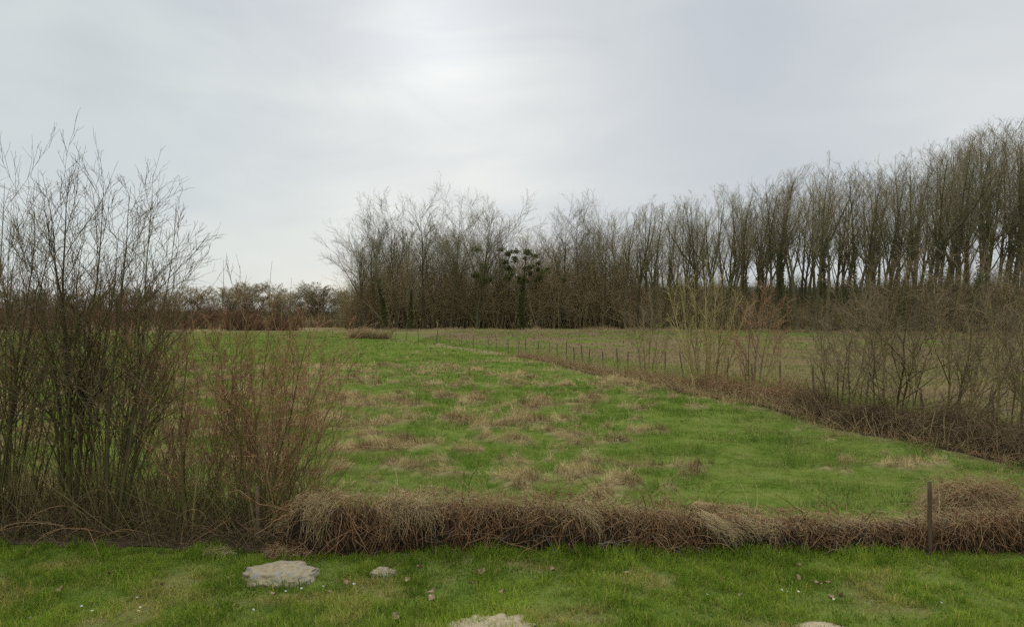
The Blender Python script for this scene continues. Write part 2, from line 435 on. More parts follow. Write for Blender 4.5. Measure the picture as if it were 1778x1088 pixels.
tag(obj('field_grass', blades('field_grass', *cat, rs, .5, segs=1), M['dryblade']),
    'sparse green and brown stubble on the brown field beyond the fence', 'stubble', kind='stuff')

# ------------------------------------------------------------------ stones, leaves, flowers
def stone(name, px, py, wpx, hpx, label, mat, seed, peak=1., rz=0):
    x, y = gp(px, py); w = wpx / F * y; h = hpx / F * y * peak; rs = RS(seed)
    nu, nv = 44, 22; u = np.linspace(0, 2 * PI, nu, endpoint=False); v = np.linspace(-.35, PI / 2, nv)
    U, Vv = np.meshgrid(u, v); sx = np.cos(Vv) * np.cos(U); sy = np.cos(Vv) * np.sin(U); sz = np.sin(Vv)
    r = 1 + .36 * (fbm(sx * 1.6 + seed * 3.1, sy * 1.6 + sz * 1.9, seed, 3) - .5) * 2 * .8 + .17 * (fbm(sx * 5 + 3, sy * 7 + sz * 5, seed + 5, 3) - .5) * 2
    flat = np.sign(sz) * np.abs(sz) ** .7
    V = np.stack([sx * r * w / 2, sy * r * w * .36, flat * r * h * .72 - .03], -1).reshape(-1, 3)
    idx = np.arange(nu * nv).reshape(nv, nu); A = idx[:-1]; B = idx[1:]
    Q = np.stack([A, np.roll(A, -1, 1), np.roll(B, -1, 1), B], -1).reshape(-1)
    o = obj(name, new_mesh(name, V, Q, np.arange(0, len(Q), 4)), mat, loc=(x, y, float(H(x, y)))); o.rotation_euler = (0, 0, rz)
    return tag(o, label, 'stone')
stone('stone', 486, 1000, 134, 36, 'big flat lichened stone in the verge grass with blue grey ends', M['stone'], 3)
stone('stone', 666, 996, 42, 25, 'small grey and tan stone in verge grass right of the big flat stone', M['stone'], 4)
stone('stone', 852, 1092, 150, 26, 'pale sandy stone cut by the bottom picture edge near the middle', M['sandstone'], 6)
stone('stone', 1432, 1096, 100, 18, 'pale sandy stone at the bottom edge on the right of the verge', M['sandstone'], 8)
stone('stone', 157, 969, 44, 7, 'low pale stone at the foot of the left shrubs', M['sandstone'], 9)
stone('stone', 778, 983, 34, 6, 'low crumbling tan stone in the grass under the long hedge', M['sandstone'], 10)

def leaf_mesh(seed):
    rs = RS(seed); V = []; nx, ny = 7, 4
    for i in range(nx):
        t = i / (nx - 1); w = .022 * math.sin(PI * min(1, .08 + t * .92)) ** .7
        for j in range(ny):
            s = j / (ny - 1) * 2 - 1
            V.append(((t - .5) * .065, s * w, .012 + .014 * abs(s) + .012 * math.sin(t * 5 + seed) + rs.rand() * .004))
    idx = np.arange(nx * ny).reshape(nx, ny); Q = np.stack([idx[:-1, :-1], idx[1:, :-1], idx[1:, 1:], idx[:-1, 1:]], -1).reshape(-1)
    return new_mesh('fallen_leaf', np.array(V), Q, np.arange(0, len(Q), 4))
LEAVES = [(599, 1018), (569, 1036), (752, 1036), (752, 1050), (834, 1002), (817, 1022), (707, 1012), (727, 993), (876, 1038), (687, 1083), (475, 1038), (104, 1031), (194, 1004), (369, 1031),
          (393, 1011), (279, 1021), (1387, 990), (1385, 1012), (1418, 1022), (1442, 1021), (1288, 1041), (1440, 1045), (1459, 1045), (1538, 972), (960, 1000), (1090, 1003)]
lm = [leaf_mesh(s) for s in (1, 2, 3)]
for m_ in lm: m_.materials.append(M['leafdead'])
rs = RS(21)
for px, py in LEAVES:
    o = bpy.data.objects.new('fallen_leaf', lm[rs.randint(3)]); C.objects.link(o); o.location = P3(px, py, .035)
    o.rotation_euler = (rs.normal(0, .35), rs.normal(0, .35), rs.rand() * 6.28); s_ = .75 + .55 * rs.rand(); o.scale = (s_, s_, s_)
    tag(o, 'curled brown dead leaf lying in the verge grass', 'leaf', 'dead leaves scattered over the verge')
def daisy_mesh():
    V = [(0, 0, .012)]; L = []; S = []; mi = []
    for k in range(11):
        a = k * 2 * PI / 11; b = .20; i = len(V)
        V += [(.004 * math.cos(a), .004 * math.sin(a), .011), (.013 * math.cos(a - b), .013 * math.sin(a - b), .013), (.016 * math.cos(a), .016 * math.sin(a), .012), (.013 * math.cos(a + b), .013 * math.sin(a + b), .013)]
        S.append(len(L)); L += [i, i + 1, i + 2, i + 3]; mi.append(0)
    base = len(V)
    for k in range(8): V.append((.0048 * math.cos(k * PI / 4), .0048 * math.sin(k * PI / 4), .0135))
    V.append((0, 0, .017)); top = len(V) - 1
    for k in range(8): S.append(len(L)); L += [base + k, base + (k + 1) % 8, top]; mi.append(1)
    i = len(V); V += [(-.001, 0, .011), (.001, 0, .011), (.001, 0, -.05), (-.001, 0, -.05)]; S.append(len(L)); L += [i, i + 1, i + 2, i + 3]; mi.append(1)
    me = new_mesh('daisy', np.array(V), L, S, False); me.polygons.foreach_set('material_index', mi); return me
dm = daisy_mesh(); dm.materials.append(M['petal']); dm.materials.append(M['yolk'])
for px, py in [(404, 1009), (523, 1031), (496, 1036), (561, 1027), (614, 1023), (439, 1070), (238, 1047), (141, 1062), (160, 1072), (243, 1065), (240, 1072), (53, 1082), (381, 994), (1227, 1043),
               (1367, 1039), (1386, 1039), (1357, 1035), (1634, 1058), (1673, 990), (1448, 1052)]:
    o = bpy.data.objects.new('daisy', dm); C.objects.link(o); o.location = P3(px, py, .055); o.rotation_euler = (.35 + rs.normal(0, .2), rs.normal(0, .2), rs.rand() * 6)
    o.scale = (.7, .7, .8); tag(o, 'tiny white daisy open in the verge grass', 'flower', 'daisies dotted over the verge')

# ------------------------------------------------------------------ tangles: hedges of dead canes
def tangle(rs, n, cx, cy, top, half, hang=.6, nseg=7, rad=(.0015, .0035), along=(1, 0), lo=0., box=(.8, .75)):
    """canes that rise inside the bank, bend over the crest and fall down one of its flanks; arrays cx, cy, top, half per cane"""
    ax = np.asarray(along, float); ax = np.broadcast_to(ax, (n, 2)); nx = np.stack([-ax[:, 1], ax[:, 0]], -1)   # nx points to the back
    side = np.where(rs.rand(n) < .72, -1., 1.)
    t = np.linspace(0, 1, nseg)[None]
    st = rs.rand(n)[:, None] * .45; t = st + (1 - st) * t * (.35 + .65 * rs.rand(n)[:, None])
    a = t * PI * .5
    off = side[:, None] * half[:, None] * np.sin(a) ** box[0] * (.75 + .4 * rs.rand(n)[:, None])
    zz = lo + (top[:, None] - lo) * np.cos(a) ** box[1] * (.90 + .14 * rs.rand(n)[:, None])
    drift = rs.normal(0, hang, n)[:, None] * (t - st) * top[:, None]
    wig = rs.normal(0, .022, (n, nseg)); wig2 = rs.normal(0, .022, (n, nseg)); wig3 = rs.normal(0, .018, (n, nseg))
    X = cx[:, None] + off * nx[:, :1] + (drift + wig) * ax[:, :1]; Y = cy[:, None] + off * nx[:, 1:] + (drift) * ax[:, 1:] + wig2
    P = np.stack([X, Y, zz + wig3], -1); P[:, :, 2] += H(P[:, :, 0], P[:, :, 1])
    r = (rad[0] + (rad[1] - rad[0]) * rs.rand(n))[:, None] * np.linspace(1, .55, nseg)[None]
    return P, r

def scrambles(rs, n, cx, cy, top, half, L=(.25, .8), nseg=6, rad=(.0015, .004), lo=0.02, gap=0):
    """canes at any angle through the bank"""
    s = np.stack([cx, cy + half * rs.uniform(-1.05, .9, n), 0 * cx], -1); z = lo + (top - lo) * rs.rand(n) ** .8 * np.sqrt(np.clip(1 - ((s[:, 1] - cy) / (half * 1.1)) ** 2, .05, 1) ** (.5 if gap else 1.)); s[:, 2] = z + H(s[:, 0], s[:, 1])
    d = rs.normal(0, 1, (n, 3)) * np.array([1, .35, .8]); ln = (L[0] + (L[1] - L[0]) * rs.rand(n)) * np.minimum(1, top / .4)
    P = walk(s, d, ln, nseg, .22, 0, rs, .35)
    if gap: kk = fbm(s[:, 0] * 2.6, s[:, 2] * 5.0, 117, 3) + rs.rand(n) * .25 > gap; P = P[kk]; n = len(P)
    P[:, :, 2] = np.maximum(P[:, :, 2], H(P[:, :, 0], P[:, :, 1]) + .01)
    r = (rad[0] + (rad[1] - rad[0]) * rs.rand(n))[:, None] * np.linspace(1, .6, nseg + 1)[None]; return P, r

def core_mesh(name, xs, cyf, topf, halff, seed, k=.78):
    """dark inner bank, lumpy"""
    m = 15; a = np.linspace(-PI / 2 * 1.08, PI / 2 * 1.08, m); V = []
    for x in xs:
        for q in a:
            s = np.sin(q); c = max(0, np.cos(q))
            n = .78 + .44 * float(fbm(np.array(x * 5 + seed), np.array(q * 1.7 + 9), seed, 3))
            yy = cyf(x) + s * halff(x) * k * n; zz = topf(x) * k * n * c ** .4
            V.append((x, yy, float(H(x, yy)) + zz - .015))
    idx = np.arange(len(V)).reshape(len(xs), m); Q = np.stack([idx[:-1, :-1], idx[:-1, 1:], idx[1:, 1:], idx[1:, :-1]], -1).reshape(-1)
    return new_mesh(name, np.array(V), Q, np.arange(0, len(Q), 4))

# --- the long low hedge along the verge
HYC = lambda x: hedge_front(np.asarray(x, float)) + .30
TOPX = np.array([(px - CX) / F * 7.15 for px in (450, 500, 528, 640, 800, 1040, 1200, 1330, 1450, 1600, 1640, 1690, 1740, 1800, 1950)])
TOPZ = np.array([CAMH - (py - HY) / F * 7.15 for py in (930, 885, 838, 843, 857, 862, 882, 888, 890, 886, 880, 874, 876, 874, 880)]) - .035
HTOP = lambda x: np.interp(x, TOPX, TOPZ) + .03 * (fbm(np.asarray(x) * 3.1, np.asarray(x) * 0 + 7, 111, 3) - .5)
HHALF = lambda x: .30 + .06 * (fbm(np.asarray(x) * 1.7, np.asarray(x) * 0 + 2, 112, 2) - .5)
hedge = thing('bramble_hedge', 'long low hedge of dead reddish brown brambles and straw between verge and pasture', 'hedge', (0, 0, 0))
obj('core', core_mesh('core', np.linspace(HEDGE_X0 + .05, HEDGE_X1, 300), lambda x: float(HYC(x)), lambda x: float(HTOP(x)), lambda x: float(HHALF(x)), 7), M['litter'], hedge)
rs = RS(31)
def hx(n): return HEDGE_X0 + (HEDGE_X1 - HEDGE_X0) * rs.rand(n)
T = Tubes()
x = hx(3080); x = x[(fbm(x * 2.1, x * 0 + 8, 116, 3) + rs.rand(len(x)) * .55) > .70]; P, r = tangle(rs, len(x), x, HYC(x), HTOP(x), HHALF(x) * rs.uniform(.75, 1.1, len(x)), .6, rad=(.0016, .0042), box=(.55, .42))
T.add(P, r, 3, np.clip(.25 + .5 * fbm(x * 2.5, x * 0, 113, 3) + rs.normal(0, .22, len(x)), 0, 1))
n = 8350; x = hx(n); yy = HYC(x) - HHALF(x) * rs.uniform(.35, 1.08, n); s = np.stack([x, yy, HTOP(x) * rs.uniform(.35, 1.02, n) + H(x, yy)], -1)
k = fbm(x * 2.6, s[:, 2] * 3.0 + 4, 118, 3) + rs.rand(n) * .3 > .62; s = s[k]; x = x[k]; n = len(x)
P = walk(s, np.stack([rs.normal(0, .55, n) + .5 * (fbm(x * 2, x * 0, 119, 2) - .5), rs.normal(-.12, .22, n), -np.ones(n)], -1), HTOP(x) * rs.uniform(.25, .85, n), 6, .20, 0, rs)
P[:, :, 2] = np.maximum(P[:, :, 2], .012); T.add(P, (.0013 + .0024 * rs.rand(n))[:, None] * np.linspace(1, .55, 7)[None], 3, np.clip(rs.normal(.42, .30, n), 0, 1))
x = hx(6680); P, r = scrambles(rs, len(x), x, HYC(x), HTOP(x) * .86, HHALF(x) * rs.uniform(.7, 1.08, len(x)), rad=(.0016, .0048), gap=.66); T.add(P, r, 3, np.clip(rs.normal(.40, .30, len(P)), 0, 1))
obj('canes', T.mesh('canes'), M['bramble'], hedge)
T = Tubes()                                          # straw: the fringe on the crest and strands that hang down
x = hx(1670); x = x[(fbm(x * 1.3, x * 0 + 4, 114, 3) + rs.rand(len(x)) * .5) > .62]; P, r = tangle(rs, len(x), x, HYC(x), HTOP(x) + .012, HHALF(x) * 1.06, .40, rad=(.001, .0026), box=(.55, .42)); T.add(P, r, 3, rs.rand(len(x)))
n = 5400; x = hx(n); yy = HYC(x) + rs.normal(-.02, .10, n); s = np.stack([x, yy, HTOP(x) * rs.uniform(.90, 1.0, n) + H(x, yy)], -1)
P = walk(s, np.stack([rs.normal(0, 1, n), rs.normal(-.5, .6, n), rs.normal(.0, .25, n)], -1), .05 + .10 * rs.rand(n), 4, .2, -.05, rs, .5); T.add(P, np.full((n, 5), .0014) * np.linspace(1, .5, 5), 3, rs.rand(n))
for (px, sp, drift, num) in ((1225, .05, .28, 420), (690, .10, .02, 260), (730, .08, .12, 200), (1010, .05, .16, 110), (560, .10, -.05, 260), (1300, .10, .1, 150)):
    x = (px - CX) / F * 7 + rs.normal(0, sp, num); P, r = tangle(rs, num, x, HYC(x), HTOP(x), HHALF(x) * 1.18, .1, rad=(.001, .0026), box=(.55, .42))
    t = np.linspace(0, 1, P.shape[1])[None]; P[:, :, 0] += drift * t * (.4 + .8 * rs.rand(num)[:, None]); T.add(P, r, 3, np.clip(rs.normal(.7, .2, num), 0, 1))
for px, py0, py1, dx in ((1300, 892, 835, -.09), (562, 925, 862, -.12), (1630, 895, 815, -.02), (690, 842, 800, -.10), (1310, 890, 840, .03)):
    b = np.array([(px - CX) / F * 7.1, 7.1, CAMH - (py0 - HY) / F * 7.1]); tp = np.array([b[0] + dx, 7.15, CAMH - (py1 - HY) / F * 7.1])
    t = np.linspace(0, 1, 6)[:, None]; Pq = b * (1 - t) + tp * t; Pq[:, 0] += .03 * np.sin(t[:, 0] * PI); T.add(Pq, np.linspace(.004, .0015, 6), 4, [1.])
obj('straw', T.mesh('straw'), M['straw'], hedge)
T = Tubes(); x = hx(520); x = x[(fbm(x * 1.9, x * 0 + 1, 115, 2) + rs.rand(len(x)) * .4) > .62]; P, r = scrambles(rs, len(x), x, HYC(x) - .10, HTOP(x) * .75, HHALF(x), (.15, .5), rad=(.002, .0045)); T.add(P, r, 4, rs.rand(len(x)))
obj('grey_stems', T.mesh('grey_stems'), M['greycane'], hedge)

# --- pale mound of dead grass behind the wooden post
def mound(name, label, px, py, w, d, h, n, mats, seed, cat='dry grass mound', Y=None):
    rs = RS(seed)
    x0, y0 = gp(px, py) if Y is None else ((px - CX) / F * Y, Y)
    root = thing(name, label, cat, (x0, y0, float(H(x0, y0))))
    nu, nv = 40, 14; u = np.linspace(0, 2 * PI, nu, endpoint=False); v = np.linspace(-.1, PI / 2, nv); U, W = np.meshgrid(u, v)
    r = .78 * (.8 + .4 * fbm(np.cos(U) * 2 + seed, np.sin(U) * 2 + W * 2, seed, 3))
    V = np.stack([np.cos(W) * np.cos(U) * w / 2 * r, np.cos(W) * np.sin(U) * d / 2 * r, np.sin(W) * h * r], -1).reshape(-1, 3)
    idx = np.arange(nu * nv).reshape(nv, nu); A = idx[:-1]; B = idx[1:]; Q = np.stack([A, np.roll(A, -1, 1), np.roll(B, -1, 1), B], -1).reshape(-1)
    obj('core', new_mesh('core', V, Q, np.arange(0, len(Q), 4)), M['litter'], root)
    for (nm, mt, frac, rad, wand) in mats:
        k = int(n * frac); th = rs.rand(k) * 2 * PI; q = np.sqrt(rs.rand(k)) * .75
        s = np.stack([np.cos(th) * q * w / 2, np.sin(th) * q * d / 2, h * np.sqrt(1 - q * q) * rs.uniform(.45, 1.0, k) * (.75 + .5 * fbm(np.cos(th) * q * 3 + 5, np.sin(th) * q * 3, seed + 2, 2))], -1)
        dr = np.stack([.4 * np.cos(th) + rs.normal(0, 1, k), .4 * np.sin(th) + rs.normal(0, .8, k), .15 + rs.normal(0, .5, k)], -1)
        L = (.25 + .55 * rs.rand(k)) * math.hypot(w / 2, h) * .8; P = walk(s, dr, L, 6, wand, 0, rs, .75)
        P[:, :, 2] = np.maximum(P[:, :, 2], .0)
        T = Tubes(); T.add(P, (rad * (.6 + .8 * rs.rand(k)))[:, None] * np.linspace(1, .5, 7)[None], 3, np.clip(rs.normal(.5, .28, k), 0, 1)); obj(nm, T.mesh(nm), mt, root)
    return root
mound('grass_mound', 'pale mound of dead grass and canes rising behind the wooden post', 1695, 0, 1.15, .7, .56, 3600, [('straw', M['straw'], .85, .0018, .28), ('canes', M['bramble'], .5, .0022, .2)], 5, Y=7.55)
mound('straw_heap', 'small tan heap of dead grass at the foot of the red shrub', 378, 0, .36, .22, .07, 420, [('straw', M['palestraw'], 1, .0016, .14)], 6, 'straw heap', Y=6.86)
mound('straw_heap', 'brown heap of straw and canes at the left end of the long hedge', 500, 0, .55, .25, .09, 520, [('straw', M['straw'], .5, .0016, .14), ('canes', M['bramble'], .5, .002, .2)], 8, 'straw heap', Y=6.86)

# ------------------------------------------------------------------ posts and fence
def post_mesh(h, w, seed, round_=True):
    rs = RS(seed); k = 10; n = 9; a = np.arange(k) * 2 * PI / k; V = []
    for i in range(n):
        z = -.25 + (h + .25) * i / (n - 1)
        for q in a:
            rr = w / 2 * (1 + .16 * (vnoise(np.array(np.cos(q) * 2 + seed), np.array(z * 5 + np.sin(q) * 2), seed) - .5) * 2) * (1 if round_ else min(1.25, 1 / max(abs(np.cos(q)), abs(np.sin(q)))))
            V.append((rr * np.cos(q), rr * np.sin(q), z + (rs.normal(0, .006) if i == n - 1 else 0)))
    V.append((0, 0, h + .008)); L = []; S = []
    for i in range(n - 1):
        for j in range(k): S.append(len(L)); L += [i * k + j, i * k + (j + 1) % k, (i + 1) * k + (j + 1) % k, (i + 1) * k + j]
    for j in range(k): S.append(len(L)); L += [(n - 1) * k + j, (n - 1) * k + (j + 1) % k, len(V) - 1]
    return new_mesh('post', np.array(V), L, S, True, {'tint': np.full(len(V), .45)})
p = obj('wooden_post', post_mesh(.76, .040, 2), M['post'], loc=(( 1615 - CX) / F * 6.83, 6.83, float(H(4.28, 6.83)))); p.rotation_euler = (0, math.radians(-.5), 0)
tag(p, 'dark weathered wooden post standing in the low hedge at right', 'post')
p = obj('wooden_post', post_mesh(.62, .045, 5), M['post'], loc=((450 - CX) / F * 7.25, 7.25, float(H(-2.75, 7.25)))); p.rotation_euler = (0, math.radians(-2), 0)
tag(p, 'thin dark stake half hidden among red shrub stems left of the long hedge', 'post')

def fence_at(px):
    k = (px - CX) / F
    for a, b in zip(FENCE[:-1], FENCE[1:]):
        fa, fb = a[0] - k * a[1], b[0] - k * b[1]
        if fa * fb <= 0: t = fa / (fa - fb); return a + (b - a) * t
    return FENCE[-1]
fence = thing('wire_fence', 'old wire fence of thin dark posts running away between pasture and brown field', 'fence')
pm = [post_mesh(1.0, .072, s) for s in (11, 12, 13)]
for q in pm: q.materials.append(M['post'])
rs = RS(41); tops = []
POSTS = (632, 655, 678, 700, 722, 752, 775, 795, 815, 840, 855, 875, 892, 904, 924, 945, 960, 974, 989, 1003, 1012, 1038, 1063, 1080, 1108, 1144, 1177, 1212, 1250, 1296, 1342, 1400, 1440, 1486, 1590, 1709, 1840, 2020)
for px in POSTS:
    if px < 700: b = FENCE[0] + (FENCE[1] - FENCE[0]) * ((px - 632) / (700 - 632.)); b = b if px > 640 else FENCE[0]
    else: b = fence_at(px)
    b = b + np.array([.25, .12]); o = bpy.data.objects.new('post', pm[rs.randint(3)]); C.objects.link(o); o.parent = fence
    o.location = (b[0], b[1], float(H(*b))); hs = rs.uniform(.82, 1.12); o.scale = (rs.uniform(.45, .78), rs.uniform(.45, .78), hs); o.rotation_euler = (rs.normal(0, .06), rs.normal(0, .08) + (.28 if px == 1177 else 0), rs.rand() * 6)
    tops.append((b[0], b[1], float(H(*b)), hs))
for fr in (.45, .72, .93):
    T = Tubes()
    for a, b in zip(tops[:-1], tops[1:]):
        t = np.linspace(0, 1, 6); z = (a[2] + a[3] * fr) * (1 - t) + (b[2] + b[3] * fr) * t - .03 * np.sin(PI * t)
        T.add(np.stack([a[0] + (b[0] - a[0]) * t, a[1] + (b[1] - a[1]) * t, z], -1), np.full(6, .0025), 3)
    obj('wire', T.mesh('wire'), M['wire'], fence)

# --- bramble banks along the fence row, one per stretch
def bank(label, px0, px1, h0, h1, half, n, mt, seed, rad, straw=.25, wisps=1500):
    rs = RS(seed); a = fence_at(px0); b = fence_at(px1); pts = [a] + [q for q in FENCE if min(a[1], b[1]) < q[1] < max(a[1], b[1])] + [b]; pts = np.array(pts)
    sl = np.r_[0, np.cumsum(np.linalg.norm(np.diff(pts, axis=0), axis=1))]; Ltot = sl[-1]
    def at(s): return np.interp(s, sl, pts[:, 0]), np.interp(s, sl, pts[:, 1])
    root = thing('bramble_bank', label, 'brambles')
    hh = lambda s: (h0 + (h1 - h0) * s / Ltot) * (.25 + 1.5 * fbm(s * 1.1 + seed, s * 0 + seed, seed, 3))
    x1, y1 = at(0); x2, y2 = at(Ltot); ax = np.array([x2 - x1, y2 - y1]) / math.hypot(x2 - x1, y2 - y1)
    if ax[0] < 0: ax = -ax
    ss = np.linspace(0, Ltot, max(10, int(Ltot / .25))); m = 11; q = np.linspace(-PI / 2, PI / 2, m); V = []
    for s in ss:
        cx, cy = at(s); hq = float(hh(np.array(s)))
        for w in q:
            nn = .6 + .5 * float(fbm(np.array(s * 2.5), np.array(w * 2.), seed + 3, 3)); off = np.sin(w) * half * nn * .45
            xx, yy = cx - ax[1] * off, cy + ax[0] * off; V.append((xx, yy, float(H(xx, yy)) + hq * .5 * nn * np.cos(w) ** .8 - .03))
    idx = np.arange(len(V)).reshape(len(ss), m); Q = np.stack([idx[:-1, :-1], idx[:-1, 1:], idx[1:, 1:], idx[1:, :-1]], -1).reshape(-1)
    obj('core', new_mesh('core', np.array(V), Q, np.arange(0, len(Q), 4)), M['litter'], root)
    T = Tubes(); s = rs.rand(n) * Ltot; cx, cy = at(s); k = n // 5
    P, r = tangle(rs, k, cx[:k], cy[:k], hh(s[:k]), np.full(k, half), 1.3, rad=rad, along=ax); T.add(P, r, 3, np.clip(rs.normal(.45, .3, k), 0, 1))
    P, r = scrambles(rs, n - k, cx[k:], cy[k:], hh(s[k:]) * 1.1, np.full(n - k, half), (.3, 1.0), rad=rad); T.add(P, r, 3, np.clip(rs.normal(.45, .3, n - k), 0, 1)); obj('canes', T.mesh('canes'), mt, root)
    k = wisps; s = rs.rand(k) * Ltot; cx, cy = at(s); q = rs.normal(0, .55, k) * half; cx = cx - ax[1] * q; cy = cy + ax[0] * q; st = np.stack([cx, cy, H(cx, cy)], -1)
    P = walk(st, np.stack([rs.normal(0, .35, k), rs.normal(0, .3, k), np.ones(k)], -1), (.25 + .9 * rs.rand(k) ** 2) * (.55 + .6 * hh(s)), 5, .12, 0, rs, .25); T = Tubes(); T.add(P, (rad[0] * (.6 + .7 * rs.rand(k)))[:, None] * np.linspace(1, .45, 6)[None], 3, np.clip(rs.normal(.45, .3, k), 0, 1)); obj('dry_stalks', T.mesh('dry_stalks'), M['straw'], root)
    k = int(n * straw); s = rs.rand(k) * Ltot; cx, cy = at(s); T = Tubes(); P, r = scrambles(rs, k, cx, cy, hh(s) * .9, np.full(k, half * 1.1), (.2, .6), rad=rad); T.add(P, r, 3, rs.rand(k) * .8); obj('straw', T.mesh('straw'), M['straw'], root)
bank('big dark bramble tangle at the right picture edge under the branchy bushes', 1590, 2080, .50, .45, .55, 4600, M['darktangle'], 51, (.002, .0045), .08)
bank('dark bramble tangle along the fence left of the biggest one', 1400, 1600, .30, .58, .52, 3400, M['darktangle'], 52, (.002, .005), .08)
bank('brown bramble strip along the fence below the reddish sapling', 1235, 1410, .22, .40, .42, 2300, M['bramble'], 53, (.0022, .005), .25)
bank('low brown grassy strip at the foot of the yellowish coppiced willow', 1090, 1245, .16, .24, .36, 1700, M['bramble'], 54, (.0025, .0055), .4)
bank('straw coloured strip of dead growth along the middle of the wire fence', 900, 1100, .12, .15, .32, 1500, M['bramble'], 55, (.003, .006), .8, 2600)
bank('far straw strip where the wire fence meets the end of the pasture', 632, 905, .10, .12, .32, 1500, M['bramble'], 56, (.005, .009), .9, 3000)
# bare soil strip in front of the dark tangle
def soil_keep(x, y): d = fence_dist(x, y); px = x / np.maximum(y, 1) * F + CX; return (d > -.30 - .6 * fbm(x * 2.5, y * 2.5, 3)) & (d < .6) & (px > 1480)
tag(obj('soil', grid_mesh('soil', np.arange(4, 16, .12), np.arange(7.6, 18, .12), lambda x, y: H(x, y) + .012, soil_keep), M['soil']), kind='structure')
tag(obj('leaf_litter', grid_mesh('leaf_litter', np.arange(-9, -1.9, .1), np.arange(6.9, 8.3, .1), lambda x, y: H(x, y) + .010,
    lambda x, y: (y > hedge_front(x) + .04 + .14 * vnoise(x * 4, y * 4, 6)) & (y < hedge_front(x) + .9 + .5 * vnoise(x * 2, y * 3, 4))), M['soil']), kind='structure')

# ------------------------------------------------------------------ shrubs
def shrub(name, label, cat, px, Y, stems, seed, mst, mtw, nb=12, nt=6, ns=0, bang=(15, 38), rtw=.0022, up=.05, spread=.12, blen=.42, tlen=.45, wander=.05, group=None, t0=.15):
    """a many-stemmed shrub: each stem a part, its fine twigs a sub-part. stems: (px top, py top, base offset m, depth lean m, base radius)"""
    x0 = (px - CX) / F * Y; z0 = float(H(x0, Y)); root = thing(name, label, cat, (x0, Y, z0), 0, group); rs = RS(seed)
    for (tx, ty, bo, dl, r0) in stems:
        Yt = Y + dl; tip = np.array([(tx - CX) / F * Yt - x0, dl, CAMH - (ty - HY) / F * Yt - z0])
        b = np.array([bo * (.45 if Y < 9 else 1.), rs.normal(0, spread * .5), -.05]); n = 11; t = np.linspace(0, 1, n)[:, None]
        # rises steeply first, then leans out to the tip
        P = b + (tip - b) * np.concatenate([t ** 1.06, t ** 1.06, t ** .96], 1)
        P += np.cumsum(rs.normal(0, wander * .25, (n, 3)), 0) * np.sin(PI * t) * 1.0
        L = np.linalg.norm(np.diff(P, axis=0), axis=1).sum()
        R = r0 * (1 - .99 * np.linspace(0, 1, n) ** .7) + .0016
        St = Tubes(); St.add(P, R, 6, [rs.rand() * .6]); Tw = Tubes()
        B1, R1 = sprout(P[None], R[None], nb, rs, t0, .97, bang, blen, .55, 6, .10, up, .55, .22, rtw * 1.2); St.add(B1, R1, 4, rs.rand(len(B1)))
        B2, R2 = sprout(B1, R1, nt, rs, .2, 1., (18, 45), tlen, .4, 4, .10, up, .6, .4, rtw); Tw.add(B2, R2, 3, rs.rand(len(B2)))
        if ns: B3, R3 = sprout(B2, R2, ns, rs, .25, 1., (20, 50), .5, .3, 3, .10, up, .7, .5, rtw * .8); Tw.add(B3, R3, 3, rs.rand(len(B3)))
        s = obj('stem', St.mesh('stem'), mst, root); obj('twigs', Tw.mesh('twigs'), mtw, s)
    return root

# left foreground shrubs
shrub('willow_shrub', 'bare grey brown shrub cut by the left picture edge, arching to the right', 'shrub', -10, 7.45,
      [(-60, 330, -.25, .1, .028), (8, 318, -.1, .3, .026), (60, 362, 0, -.2, .024), (110, 362, .1, .1, .022), (150, 462, .2, -.3, .020), (-120, 362, -.3, .2, .024), (20, 392, .05, .4, .018), (-40, 442, -.1, -.3, .018), (90, 407, .15, .3, .018)],
      61, M['willow'], M['willow_twig'], 16, 7, 2, blen=.36, bang=(18, 48), t0=.22, wander=.09)
shrub('willow_shrub', 'tallest bare shrub on the left with thick dark mossy stems', 'shrub', 125, 7.5,
      [(122, 302, .0, .2, .045), (180, 320, .10, .3, .040), (150, 392, -.05, -.3, .026), (85, 347, -.12, .1, .030), (207, 392, .16, -.1, .026), (60, 442, -.2, -.2, .022), (218, 452, .22, .3, .020), (130, 442, .05, .4, .018)],
      62, M['willow'], M['willow_twig'], 17, 7, 2, blen=.33, bang=(18, 48), t0=.22, wander=.09)
shrub('willow_shrub', 'bare shrub leaning right, its long stems fanning toward the open sky', 'shrub', 195, 7.4,
      [(227, 324, .0, .2, .030), (264, 337, .12, .1, .034), (304, 392, .18, .2, .030), (309, 447, .22, -.1, .022), (272, 422, .1, .3, .020), (293, 532, .25, -.2, .020), (244, 482, .02, .3, .016), (326, 582, .28, .1, .016)],
      63, M['willow'], M['willow_twig'], 17, 7, 2, blen=.33, bang=(18, 48), t0=.22, wander=.09)
shrub('dogwood_shrub', 'low reddish twiggy shrub behind the stems at the left edge', 'shrub', 30, 8.0,
      [(px, py, bo, .1 * ((i % 3) - 1), .012) for i, (px, py, bo) in enumerate([(-70, 540, -.3), (-30, 510, -.2), (5, 500, -.1), (40, 512, 0), (70, 505, .08), (105, 515, .15), (130, 530, .25), (20, 560, -.05), (90, 580, .12), (-50, 600, -.25), (150, 600, .3)])],
      64, M['olive'], M['red_twig'], 12, 7, 2, blen=.36, rtw=.0023, t0=.25)
